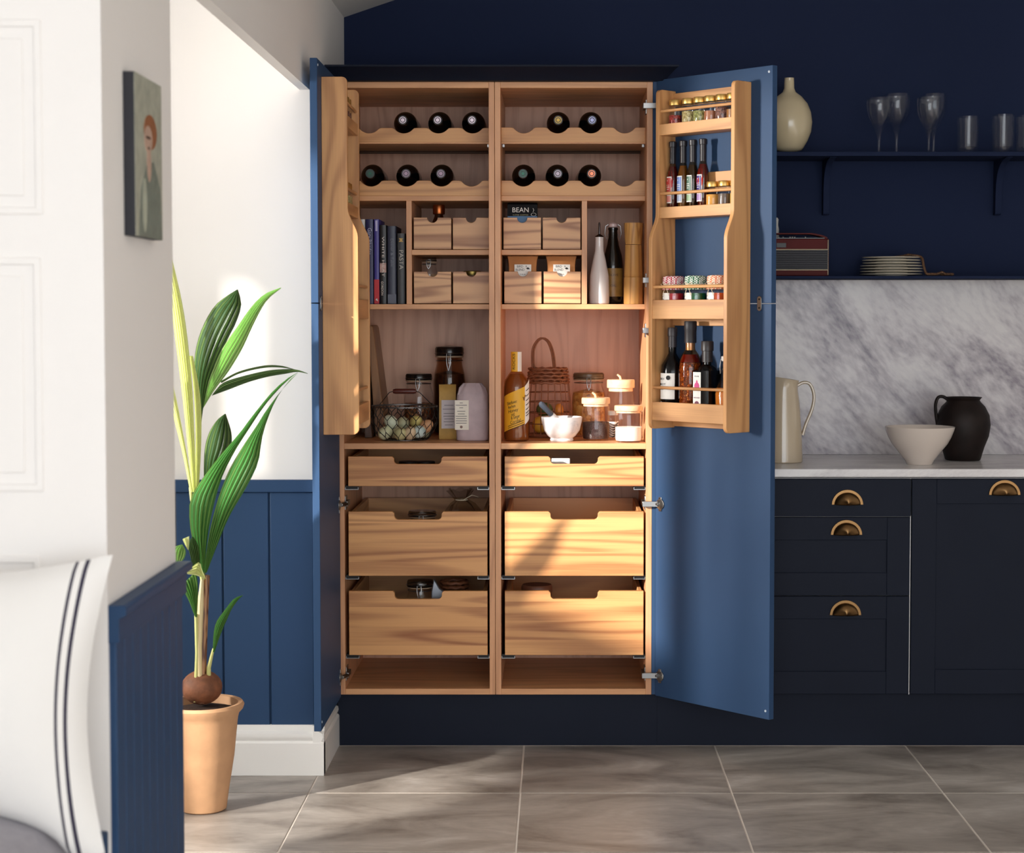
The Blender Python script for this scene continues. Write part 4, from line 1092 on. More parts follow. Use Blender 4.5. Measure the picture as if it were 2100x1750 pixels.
for key, px, lb in (('R10', 1072, 'kraft paper tea bag with a white label in the spice drawer against the centre post'), ('R11', 1151, 'kraft paper tea bag with a white label in the spice drawer beside the oil bottles')):
    c_, y_, z0, z1 = SPICE[key]
    t = thing('tea_bag', lb, 'packet', (X_(px, .15, 550), .15, z0 + .0062), 0, 'kraft tea bags')
    hp = Z_(526, .15) - z0 - .006
    rows = []
    for i, (zz, w_, yf) in enumerate(((0, .044, -.026), (hp * .3, .047, -.030), (hp * .55, .046, -.028), (hp * .75, .045, -.022), (hp * .9, .047, -.010), (hp, .050, -.002))):
        rows.append([(-w_, .0, zz), (-w_ * .96, yf * .8, zz), (-w_ * .4, yf, zz), (w_ * .4, yf, zz), (w_ * .96, yf * .8, zz), (w_, 0, zz), (w_ * .9, -yf * .6, zz), (-w_ * .9, -yf * .6, zz), (-w_, 0, zz)])
    MB().grid(rows).add([p for p in rows[0][:-1]], [tuple(range(8))]).add([p for p in rows[-1][:-1]], [tuple(range(8))]).build('paper_bag', kraft, t)
    zt_ = Z_(543, .12) - z0 - .006
    lb_ = MB().box(-.026, .028, -.0312, -.0296, zt_ - .045, zt_).build('label', paper_white, t)
    lettering('BIRD\nBLEND', .0105, ink, lb_, (-.008, -.0314, zt_ - .012), width=.028)
    lettering('&', .008, GREY_INK, lb_, (.012, -.0314, zt_ - .006))
    MB().prism([(.011, zt_ - .012), (.018, zt_ - .009), (.024, zt_ - .015), (.016, zt_ - .016)], 'Y', -.0316, -.0311).build('bird_print', ink, lb_)
    lettering('TEA', .005, GREY_INK, lb_, (0, -.0314, zt_ - .032), width=.02)

# ---- oil bottles and mill beside the spice drawers
t = thing('ceramic_oil_bottle', 'white ceramic oil bottle with a steel pourer by the divider', 'bottle', (X_(1229, .17, 600), .17, zs1))
H_ = Z_(487, .17) - zs1
bottle_body([(.030, 0), (.0325, .003), (.033, H_ * .15), (.031, H_ * .42), (.022, H_ * .64), (.0145, H_ * .80), (.0135, H_ * .97), (.0142, H_ * .985), (.0142, H_)], col('white_glaze', 232, 224, 220, rough=0.15, coat=0.6, var=0.01), t, name='ceramic_body')
MB().lathe([(0, H_ - .004), (.012, H_ - .004), (.014, H_ + .003), (.006, H_ + .008), (.0035, H_ + .010), (.0032, H_ + .042), (.0018, H_ + .048), (0, H_ + .048)], 16).build('pourer', plain('dark_steel', srgb(96, 92, 92), 0.25, metal=1.0), t)
t = thing('swing_top_bottle', 'dark swing top bottle with an old gold label behind the white oil bottle', 'bottle', (X_(1257, .235, 600), .235, zs1))
H_ = Z_(468, .235) - zs1
dk = col('near_black_glass', 20, 18, 14, rough=0.08, coat=0.4)
bottle_body([(.030, 0), (.0325, .004), (.033, H_ * .50), (.029, H_ * .64), (.019, H_ * .78), (.0150, H_ * .88), (.0145, H_ * .97), (.0165, H_ * .975), (.0165, H_)], dk, t)
MB().arc(.0334, H_ * .10, H_ * .47, -1.0, 1.25, 16).build('label', col('old_gold_label', 150, 112, 52, var=0.2, vscale=40), t)
lettering('OLIVE', .010, col('dark_brown_print', 70, 46, 24), t, (0, 0, H_ * .38), bend=.0337, width=.034)
lettering('OIL', .010, col('dark_brown_print', 70, 46, 24), t, (0, 0, H_ * .24), bend=.0337, width=.02)
MB().lathe([(0, H_), (.010, H_), (.0155, H_ + .004), (.0155, H_ + .012), (.010, H_ + .017), (0, H_ + .017)], 20).build('stopper', col('pink_white_ceramic', 228, 200, 196, rough=0.2), t)
w_ = MB()
for sx in (-1, 1):
    w_.tube([(sx * .012, 0, H_ + .013), (sx * .024, 0, H_ + .006), (sx * .027, 0, H_ - .018), (sx * .020, -.004, H_ - .04), (sx * .0155, 0, H_ - .02)], .0012, 6)
w_.build('wire_bail', steel, t)
t = thing('pepper_mill', 'tall turned wooden pepper mill at the end of the bottle row', 'mill', (X_(1299, .165, 600), .165, zs1))
H_ = Z_(458, .165) - zs1
mw = wood('acacia_wood', 'Z', srgb(222, 168, 96), srgb(156, 92, 44), ring=0.6, across=20)
nsd = 12
MB().lathe([(0, 0), (.0312, 0), (.0318, .004), (.0312, H_ * .33), (.0290, H_ * .335), (.0306, H_ * .345), (.027, H_ * .73), (0, H_ * .73)], nsd).build('body', mw, t)
MB().lathe([(0, H_ * .735), (.0265, H_ * .735), (.0275, H_ * .76), (.0312, H_ * .96), (.031, H_), (0, H_)], nsd).build('grinding_head', mw, t)

# ---- middle shelf, left bay
ZC = zc1
def at_shelf(px, Y): return (X_(px, Y, 850), Y, ZC)
hz = lambda py, Y: Z_(py, Y) - ZC
def leaning_board(label, b0, b1, t0, t1, top, y0, y1, mat):
    Y = (y0 + y1) / 2
    xb0, xb1, xt0, xt1 = X_(b0, Y, 880), X_(b1, Y, 880), X_(t0, Y, top), X_(t1, Y, top)
    xt0, xt1 = max(xt0, bays[0][0] + .001), max(xt1, bays[0][0] + .012)
    xb0 = max(xb0, bays[0][0] + .002)
    h = hz(top, Y)
    t = thing('chopping_board', label, 'chopping board', ((xb0 + xb1) / 2, Y, ZC), 0, 'chopping boards leaning in the pantry')
    o = t.location
    q = [(xb0 - o.x, 0.0), (xb1 - o.x, 0.0), (xt1 - o.x, h * .98), (xt1 - o.x - .004, h), (xt0 - o.x, h)]
    MB().prism(q, 'Y', y0 - Y, y1 - Y).build('board', mat, t, bevel=0.002)
    return t
leaning_board('thick oak chopping board leaning on the pantry side behind the eggs', 776, 799, 759, 771, 668, .30, .50, wood('worn_oak_board', 'Z', srgb(158, 112, 72), srgb(86, 56, 36), ring=0.5, across=20))
leaning_board('thin dark chopping board leaning against the pantry side wall', 755, 771, 746, 753, 690, .24, .46, wood('dark_walnut_board', 'Z', srgb(96, 64, 42), srgb(48, 30, 20), ring=0.5))
clip_jar('tall clip jar packed with dark brown sticks behind the paper bags', at_shelf(922, .43), .054, hz(709, .43), wood('brown_sticks', 'Z', srgb(94, 60, 38), srgb(34, 18, 12), ring=0.9, freq=16, across=90, along=2), hz(709, .43) * .72, lid=col('black_jar_lid', 24, 20, 18, rough=0.2), amber=True, group='clip top jars on the pantry shelf')
clip_jar('shorter clip jar of mixed brown nuts behind the egg basket', at_shelf(859, .345), .049, hz(765, .345), speckle('mixed_nuts', [srgb(60, 34, 20), srgb(150, 84, 44), srgb(100, 60, 32), srgb(184, 130, 80)], 120), hz(765, .345) * .52, lid=col('black_jar_lid', 24, 20, 18, rough=0.2), group='clip top jars on the pantry shelf')
# paper packets
t = thing('pasta_packet', 'slim mustard packet with a pale printed label beside the lilac paper bag', 'packet', at_shelf(918, .20), .06)
hp = hz(789, .20)
rows = []
for zz, w_, d_ in ((0, .027, .024), (.004, .028, .026), (hp * .5, .0275, .027), (hp * .86, .027, .022), (hp * .95, .0275, .012), (hp, .028, .003)):
    rows.append([(-w_, -d_, zz), (w_, -d_, zz), (w_, d_, zz), (-w_, d_, zz), (-w_, -d_, zz)])
MB().grid(rows).add(rows[0][:4], [(0, 1, 2, 3)]).add(rows[-1][:4], [(0, 1, 2, 3)]).build('packet', col('mustard_paper', 190, 150, 78, rough=0.6, var=0.15, vscale=25), t)
lb = MB().box(-.020, .0282, -.0284, -.0255, hp * .20, hp * .72).build('label', col('lilac_white_label', 212, 202, 204, rough=0.7), t)
for k, (zz, w_) in enumerate(((.62, .03), (.55, .04), (.47, .034), (.42, .036), (.37, .03), (.32, .034), (.26, .026))):
    MB().box(.004 - w_ / 2, .004 + w_ / 2, -.0287, -.0282, hp * zz, hp * zz + .0016).build('print_line', GREY_INK, lb)
t = thing('flour_bag', 'rounded lilac paper bag with an ivory label against the centre post', 'packet', at_shelf(969, .12))
hp = hz(786, .12)
rows = []
prof = ((0, .046, .030), (.004, .051, .035), (hp * .3, .053, .038), (hp * .62, .053, .038), (hp * .80, .050, .034), (hp * .92, .043, .020), (hp, .030, .006))
for k, (zz, w_, d_) in enumerate(prof):
    rows.append([(w_ * abs(math.cos(a)) ** .6 * (1 if math.cos(a) >= 0 else -1) * (1 + .02 * math.sin(5 * a + k * 2)), d_ * abs(math.sin(a)) ** .6 * (1 if math.sin(a) >= 0 else -1) + (.006 * math.sin(7 * a + k) if k > 4 else 0), zz) for a in [2 * PI * i / 40 for i in range(41)]])
MB().grid(rows).add(rows[0][:-1], [tuple(range(40))]).add(rows[-1][:-1], [tuple(range(40))]).build('paper_bag', plain('lilac_paper', srgb(190, 170, 174), 0.7, var=0.08, vscale=30, bump=0.8, bscale=45), t)
lb = MB().box(-.0545, -.010, -.0420, -.0385, hp * .20, hp * .71).build('label', col('ivory_label', 236, 228, 214, rough=0.7), t)
for zz, w_ in ((.66, .010), (.62, .036), (.575, .012), (.515, .026), (.47, .022), (.43, .036), (.39, .034), (.35, .036), (.31, .034)):
    MB().box(-.034 - w_ / 2, -.034 + w_ / 2, -.0423, -.0418, hp * zz, hp * zz + .0018).build('print_line', GREY_INK, lb)
MB().lathe([(0, 0), (.0045, 0), (.0045, .0006), (0, .0006)], 14).xf(Matrix.Translation((-.034, -.0419, hp * .25)) @ Matrix.Rotation(PI / 2, 4, 'X')).build('print_seal', col('brown_seal_print', 120, 84, 70), lb)
# wire basket of eggs
bx, by = X_(829, .155, 870), .155
bas = thing('egg_basket', 'round wire basket with a dark red wooden grip holding the eggs', 'basket', (bx, by, ZC))
wire = col('dark_wire', 26, 24, 22, rough=0.5)
RB, RT, HB = .074, .108, hz(833, .155)
def bwall(t):  # radius and height along the basket side
    return (RB + (RT - RB) * (t ** .7) + .014 * math.sin(PI * t), .002 + HB * t)
m = MB()
for z_, r_ in ((0.0022, RB), (HB, RT), (HB * .98, RT * .985)): ring(m, r_, z_, .0016, 36, 6)
m.build('basket_frame', plain('zinc_wire', srgb(110, 106, 104), 0.4, metal=0.8), bas)
mesh = MB()
NA, NV = 22, 4
for v in range(NV):
    for a in range(NA):
        off = 0.5 * (v % 2)
        t0, t1, t2 = v / NV, (v + .38) / NV, (v + 1) / NV
        A0 = 2 * PI * (a + off) / NA
        def pt(A, tt):
            r_, z_ = bwall(min(1, tt)); return (r_ * math.cos(A), r_ * math.sin(A), z_)
        mesh.tube([pt(A0, t0), pt(A0, t1)], .0012, 4)
        for sgn in (-.5, .5):
            mesh.tube([pt(A0, t1), pt(A0 + sgn * 2 * PI / NA, t2)], .0012, 4)
for a in range(6):
    A0 = PI * a / 6
    mesh.tube([(RB * math.cos(A0), RB * math.sin(A0), .0018), (-RB * math.cos(A0), -RB * math.sin(A0), .0018)], .0008, 4)
mo = mesh.build('wire_mesh', wire, bas); mo['kind'] = 'stuff'
g0, g1 = aty(806, 803, .19), aty(853, 803, .19)
gl = Vector((bx, by, ZC))
hl = MB()
hl.tube([Vector((RT * .80, RT * .6, HB)), g1 - gl + Vector((.012, .0, -.004)), g1 - gl], .0014, 6)
hl.tube([Vector((-RT * .80, RT * .6, HB)), g0 - gl + Vector((-.012, 0, -.004)), g0 - gl], .0014, 6)
hl.tube([g0 - gl, g1 - gl], .0014, 6)
hd = hl.build('bail', wire, bas)
MB().tube([(g0 - gl), (g0 - gl).lerp(g1 - gl, .1), (g0 - gl).lerp(g1 - gl, .9), (g1 - gl)], [.0065, .0085, .0085, .0065], 14).build('grip', col('dark_red_wood', 84, 34, 26), bas)
EG = [(781, 888, .105, (214, 214, 176), 0), (801, 865, .125, (214, 222, 196), 0), (827, 868, .20, (206, 206, 168), 0), (854, 865, .15, (212, 196, 122), 1), (821, 890, .082, (206, 200, 150), 0),
      (843, 889, .078, (222, 196, 160), 2), (868, 886, .095, (198, 214, 208), 3), (886, 874, .12, (212, 160, 118), 4), (808, 886, .17, (204, 200, 160), 0), (852, 887, .20, (196, 190, 150), 0), (874, 884, .19, (200, 196, 160), 0), (795, 885, .21, (206, 204, 170), 0), (831, 887, .24, (200, 196, 160), 0)]
ELB = ['pale olive egg lying in the wire basket', 'mustard tinted egg on top of the wire basket pile', 'peach cream egg at the front of the wire basket', 'pale blue egg at the front of the wire basket', 'tan egg resting on the basket side next to the mustard packet']
for px, py, Y, c, lb in EG:
    q = aty(px, py, Y)
    ex = q.x - bx; ey = Y - by
    zz = max(q.z, ZC + .0225)
    t_ = max(0.0, min(1.0, (zz - ZC) / HB)); lim = bwall(t_)[0] - .0265
    d = math.hypot(ex, ey)
    if d > lim: ex, ey = ex * lim / d, ey * lim / d
    e = MB().ball((0, 0, 0), .0205, .0205, .0265, 18, 12)
    for i, (x, y, z) in enumerate(e.v):
        k = 1 - .12 * (z / .0265); e.v[i] = (x * k, y * k, z)
    A = random.uniform(0, 2 * PI)
    e.xf(Matrix.Rotation(A, 4, 'Z') @ Matrix.Rotation(random.uniform(.9, 1.5), 4, 'X'))
    o = e.build('egg', plain('eggshell_%d_%d_%d' % c, srgb(*c), 0.45, var=0.04, vscale=60), None, (bx + ex, by + ey, zz))
    tag(o, ELB[lb], 'egg', 'eggs in the wire basket')

# ---- middle shelf, right bay
t = thing('cordial_bottle', 'cordial bottle with a slanted yellow label and paper neck seal', 'bottle', at_shelf(1059, .105), .12)
H_ = hz(722, .105)
amb = glass('cordial_glass', (.80, .62, .42, 1))
bottle_body([(.036, 0), (.040, .004), (.041, .014), (.041, H_ * .60), (.038, H_ * .68), (.026, H_ * .745), (.0155, H_ * .79), (.0135, H_ * .84), (.0135, H_ * .97)], amb, t)
MB().lathe([(0, .004), (.037, .005), (.0385, .016), (.0385, H_ * .58), (.035, H_ * .67), (.02, H_ * .75), (0, H_ * .75)], 28).build('cordial', col('honey_cordial', 150, 96, 46, rough=0.2, coat=0.3), t)
MB().lathe([(0, H_ * .93), (.0165, H_ * .93), (.0168, H_), (0, H_)], 20).build('cap', col('cream_cap', 220, 206, 170), t)
MB().arc(.0172, H_ * .775, H_ * 1.0, -1.7, .15, 12).build('yellow_neck_seal', col('cordial_yellow', 236, 178, 40, rough=0.5), t)
MB().arc(.0172, H_ * .775, H_ * 1.0, .15, 1.7, 12).build('white_neck_seal', paper_white, t)
lettering('ROCKS', .013, ink, t, (-.010, 0, H_ * .89), rot=PI / 2, bend=.0175, width=.05)
yl = MB().arc(.0414, H_ * .10, H_ * .50, -1.3, .62, 20, cut=lambda u: (.030 * u, .034 * u)).build('yellow_label', col('cordial_yellow', 236, 178, 40, rough=0.5), t)
wl = MB().arc(.0414, H_ * .26, H_ * .62, .62, 1.35, 12, cut=lambda u: (.018 * u - .02, .024 * u)).build('white_label', paper_white, t)
for s_, zz, xx, w_ in (('Elderflower', .435, -.020, .036), ('free from', .39, -.020, .026), ('Honey', .345, -.016, .036), ('and', .305, -.016, .012), ('& Ginger', .275, -.008, .030), ('Cordial', .225, -.008, .036)):
    lettering(s_, .0145, ink, yl, (xx, 0, H_ * zz), rot=.28, bend=.0417, shear=.25, width=w_)
for k in range(3):
    MB().arc(.0417, H_ * (.165 - .022 * k), H_ * (.172 - .022 * k), -.8, .5, 10, cut=lambda u: (.020 * u, .020 * u)).build('print_line', ink, yl)
for zz in (.56, .50, .45, .40, .35, .31, .28):
    MB().arc(.0417, H_ * zz, H_ * zz + .003, .72, 1.25, 6, cut=lambda u: (.010 * u, .010 * u)).build('print_line', ink, wl)
MB().tube([(.018 * 1, -.0385, H_ * .50), (.021, -.037, H_ * .46), (.026, -.0335, H_ * .52)], .0014, 5).build('ribbon_print', col('russet_print', 130, 70, 30), yl)
# wicker basket of squashes
wk = col('brown_wicker', 132, 78, 48, rough=0.6, var=0.2, vscale=80)
bY = .29
t = thing('wicker_basket', 'open weave wicker basket with a tall looped handle behind the mortar', 'basket', (X_(1124, bY, 850), bY, ZC))
HB2 = hz(757, bY)
def wr(tt): return (.078 - .016 * tt ** 2, .055 - .010 * tt)   # half width, half depth going up
fr = MB()
for k in range(5):
    tt = .80 + .05 * k
    a_, b_ = wr(tt)
    fr.tube([((a_ + .002 * math.sin(9 * A + k)) * math.cos(A), b_ * math.sin(A), HB2 * tt + .002 * math.sin(14 * A + k * PI)) for A in [2 * PI * i / 40 for i in range(40)]], .0042, 6, closed=True)
fr.build('woven_rim', wk, t)
bs = MB().lathe([(0, .0005), (.076, .0005), (.080, .006), (.076, .012), (0, .012)], 32, sy=.7).build('woven_base', wk, t)
for tt in (.20, .36, .52, .66):
    a_, b_ = wr(tt)
    MB().tube([(a_ * math.cos(A), b_ * math.sin(A), HB2 * tt) for A in [2 * PI * i / 36 for i in range(36)]], .0017, 5, closed=True).build('cane_hoop', wk, t)
for k in range(20):
    A = 2 * PI * k / 20
    MB().tube([(wr(q)[0] * math.cos(A) * 1.0, wr(q)[1] * math.sin(A), HB2 * q + .004) for q in (0, .25, .5, .75, .82)], .0016, 5).build('cane_stake', wk, t)
hd = MB()
htop = hz(693, bY)
for dx in (-.003, .003):
    hd.tube(resample([(-.045 + dx, 0, HB2 * .93), (-.050 + dx, 0, HB2 * 1.08), (-.048 + dx, 0, htop - .035), (-.026 + dx, 0, htop - .003), (-.002 + dx, 0, htop - .010), (.013 + dx, 0, htop - .042), (.020 + dx, 0, HB2 * 1.08), (.022 + dx, 0, HB2 * .92)], 30), .0032, 7)
hd.build('looped_handle', wk, t)
o_ = t.location
for nm, lb, dx, dy, dz, rx, ry, rz, c1 in (('lemon', 'yellow lemon low in the wicker basket', -.026, -.010, .042, .027, .026, .028, (232, 178, 60)), ('lime', 'dark green lime on the wicker basket floor', .022, -.010, .040, .024, .024, .026, (70, 96, 44)),
                               ('avocado', 'green avocado stacked over the lemon in the wicker basket', -.012, .002, .092, .028, .026, .024, (76, 92, 50)), ('banana_squash', 'orange squash curving inside the wicker basket side', .036, .006, .088, .016, .018, .024, (222, 140, 56))):
    m = MB().ball((0, 0, 0), rx, ry, rz, 18, 12)
    if nm == 'lemon': m.tube([(rx * .92, 0, 0), (rx * 1.15, 0, 0)], [.008, .003], 8)
    if nm == 'lime': m.tube([(0, 0, rz * .95), (0, 0, rz * 1.12)], [.005, .002], 8)
    tag(m.build(nm, plain(nm + '_skin', srgb(*c1), 0.4, var=0.12, vscale=30, bump=0.3, bscale=300), None, (o_.x + dx, o_.y + dy, ZC + dz)), lb, 'fruit' if nm != 'banana_squash' else 'squash')
clip_jar('clip jar of dried pasta shapes between the wicker basket and wooden lidded jars', at_shelf(1207, .345), .0575, hz(763, .345), speckle('dried_pasta', [srgb(150, 90, 36), srgb(214, 150, 70), srgb(190, 120, 50), srgb(228, 176, 96)], 95), hz(763, .345) * .74, lid=col('bronze_jar_lid', 96, 76, 54, rough=0.25), group='clip top jars on the pantry shelf')
# mortar and pestle
mp = at_shelf(1152, .10)
t = thing('mortar', 'white marble mortar bowl on the front edge of the pantry shelf', 'mortar', mp)
H_ = hz(855, .10)
mm = stone('mortar_marble', [srgb(120, 124, 136), srgb(200, 203, 208), srgb(226, 226, 229), srgb(234, 234, 236)], rot=.9, stretch=(18, 18, 18), rough=0.25, contrast2=0.2, rnd=False, pos=(.26, .5))
MB().lathe([(0, 0), (.036, 0), (.038, .004), (.036, .010), (.046, .018), (.058, H_ * .45), (.0645, H_ * .8), (.066, H_ - .002), (.064, H_), (.057, H_ - .003), (.050, H_ * .55), (.03, .022), (0, .018)], 36).build('bowl', mm, t)
pt0, pt1 = aty(1152, 872, .115), aty(1108, 827, .06)
pe = thing('pestle', 'slim marble pestle with a dark grey grip resting in the mortar', 'pestle', pt0)
d_ = pt1 - pt0
MB().tube([d_ * -.18, d_ * -.12, d_ * .0, d_ * .30, d_ * .50], [.008, .0125, .0125, .0098, .0088], 14).build('marble_end', mm, pe)
MB().tube([d_ * .49, d_ * .60, d_ * .95, d_ * 1.0], [.0095, .0088, .0096, .006], 14).build('grip', col('slate_grip', 62, 70, 82, rough=0.5), pe)
wood_lid_jar('tall empty wooden lidded jar against the pantry side', at_shelf(1273, .27), .0445, hz(779, .27), None, 0)
wood_lid_jar('wooden lidded jar half filled with dark sugar beside the mortar', at_shelf(1222, .145), .0450, hz(816, .145), speckle('dark_sugar', [srgb(34, 18, 20), srgb(66, 34, 32), srgb(46, 24, 24)], 500), hz(866, .145))
wood_lid_jar('wooden lidded jar of white sugar nearest the open right door', at_shelf(1289, .06), .0440, hz(832, .06), col('white_sugar', 242, 238, 234, rough=0.9, bump=0.5, bscale=600), hz(876, .06), knob=False)
t = thing('label_jar', 'little jar with a black and white patterned label between the wooden lidded jars', 'jar', at_shelf(1257, .195))
H_ = hz(843, .195)
MB().lathe([(0, 0), (.017, 0), (.018, .003), (.018, H_ * .8), (.015, H_ * .86)], 22).build('glass_body', clear, t)
MB().lathe([(0, H_ * .85), (.017, H_ * .85), (.017, H_ * .99), (.015, H_), (0, H_)], 22).build('lid', paper_white, t)
lb = MB().arc(.0183, .006, H_ * .62, -2.2, 2.2, 18).build('label', paper_white, t)
for k in range(6):
    MB().arc(.0185, .010 + .0075 * k, .0135 + .0075 * k, -1.4 + .2 * (k % 2), 1.2 + .2 * (k % 3), 10, cut=lambda u: (.004 * math.sin(9 * u), .004 * math.sin(9 * u + .5))).build('label_pattern', ink, lb)

# ---- right door rack
top_b, sec_b, jam_b, bot_b = 1.9392, 1.6852, 1.3762, 1.0642
pep = lambda n, *cs: speckle(n, [srgb(*c) for c in cs], 230)
G1 = 'spice jars on the open right door'
for x, lb, ct, fl in ((.114, 'spice jar of red peppercorns on the top door rack', pep('red_peppercorns', (120, 20, 20), (190, 60, 50), (70, 10, 12)), .05),
                      (.169, 'spice jar of pale seeds on the top door rack', pep('pale_seeds', (190, 170, 110), (140, 124, 70), (214, 200, 150)), .058),
                      (.216, 'spice jar of green cardamom on the top door rack', pep('green_pods', (150, 150, 80), (100, 106, 50), (190, 186, 120)), .056),
                      (.260, 'spice jar of brown cinnamon pieces on the top door rack', wood('cinnamon', 'Z', srgb(176, 112, 74), srgb(110, 60, 38), across=80, ring=.8), .052),
                      (.306, 'spice jar of dusky mixed peppercorns on the top door rack', pep('mixed_peppercorns', (90, 56, 48), (150, 104, 90), (60, 36, 34)), .06),
                      (.350, 'spice jar of ground brown spice at the free end of the top door rack', col('ground_brown', 150, 100, 50), .05)):
    spice_jar(lb, 'R', x, top_b, .0215, .0975, ct, fl, G1)
for x, lb, ct in ((.270, 'spice jar of golden turmeric beside the oil bottles', col('turmeric', 222, 160, 70, rough=0.8)), (.318, 'spice jar of dark vanilla pods beside the turmeric jar', wood('vanilla_pods', 'Z', srgb(120, 100, 84), srgb(30, 20, 16), across=100, ring=1.0)), (.3585, 'spice jar of yellow powder at the free end of the second door rack', col('yellow_powder', 206, 164, 70, rough=0.8))):
    spice_jar(lb, 'R', x, sec_b, .0215 if x < .35 else .0155, .094, ct, .055, G1)
def oil_bottle(label, x, body, lab, accent, chili):
    t = thing('flavoured_oil_bottle', label, 'bottle', rack_pos('R', x, -0.034, sec_b), D_ANG, 'flavoured oil bottles on the open right door')
    H_ = 1.911 - sec_b
    bottle_body([(.0165, 0), (.0180, .003), (.0185, H_ * .48), (.0175, H_ * .56), (.0120, H_ * .66), (.0092, H_ * .71), (.0085, H_ * .75)], glass('dark_oil_glass', (.62, .52, .40, 1)), t, 20)
    MB().lathe([(0, .003), (.0150, .004), (.0160, H_ * .47), (.0150, H_ * .56), (.0095, H_ * .66), (0, H_ * .67)], 18).build('oil', body, t)
    MB().lathe([(.0088, H_ * .70), (.0100, H_ * .70), (.0100, H_ * .92), (.0120, H_ * .925), (.0125, H_ * .99), (.010, H_), (0, H_)], 18).build('black_capsule', col('black_capsule_wax', 38, 34, 38, rough=0.35), t)
    l = MB().arc(.0189, H_ * .16, H_ * .52, -1.15, .55, 12).build('label', paper_white, t)
    MB().arc(.0191, H_ * .30, H_ * .505, -1.02, .42, 12).build('label_panel', lab, l)
    MB().arc(.0191, H_ * .175, H_ * .26, -1.02, .42, 12).build('label_foot', accent, l)
    for zz, w_ in ((.455, .10), (.40, .42), (.375, .46), (.345, .30)):
        MB().arc(.0192, H_ * zz, H_ * zz + (.004 if zz > .42 else .002), -.3 - w_, -.3 + w_, 8).build('print_line', paper_white, l)
    if chili:
        m = MB()
        for k in range(3):
            a = -.9 + .7 * k
            m.tube([(.0165 * math.sin(a), -.0165 * math.cos(a), H_ * .30), (.0172 * math.sin(a + .1), -.0172 * math.cos(a + .1), H_ * .45), (.013 * math.sin(a), -.013 * math.cos(a), H_ * .60)], [.0012, .0035, .0008], 8)
        m.build('chillies', chili, t)
red_l, blu_l, grn_l, pur_l = col('brick_red_print', 190, 62, 56), col('sky_blue_print', 112, 142, 206), col('sage_green_print', 84, 116, 100), col('deep_violet_print', 62, 48, 124)
chil = col('chilli_red', 190, 26, 22, rough=0.2, coat=0.4)
oil_bottle('chilli oil bottle with a brick red label on the second door rack', .1025, col('red_oil', 110, 14, 12, rough=0.15), red_l, col('rose_print2', 210, 130, 120), chil)
oil_bottle('golden oil bottle with a sky blue label on the second door rack', .146, col('golden_oil', 150, 104, 26, rough=0.15), blu_l, col('ice_blue_print', 170, 184, 212), None)
oil_bottle('dark oil bottle with a sage green label on the second door rack', .186, col('olive_oil', 60, 44, 14, rough=0.15), grn_l, col('leaf_green_print', 150, 178, 140), None)
oil_bottle('red oil bottle with a violet label on the second door rack', .228, col('red_oil', 110, 14, 12, rough=0.15), pur_l, col('lilac_print', 168, 138, 190), chil)
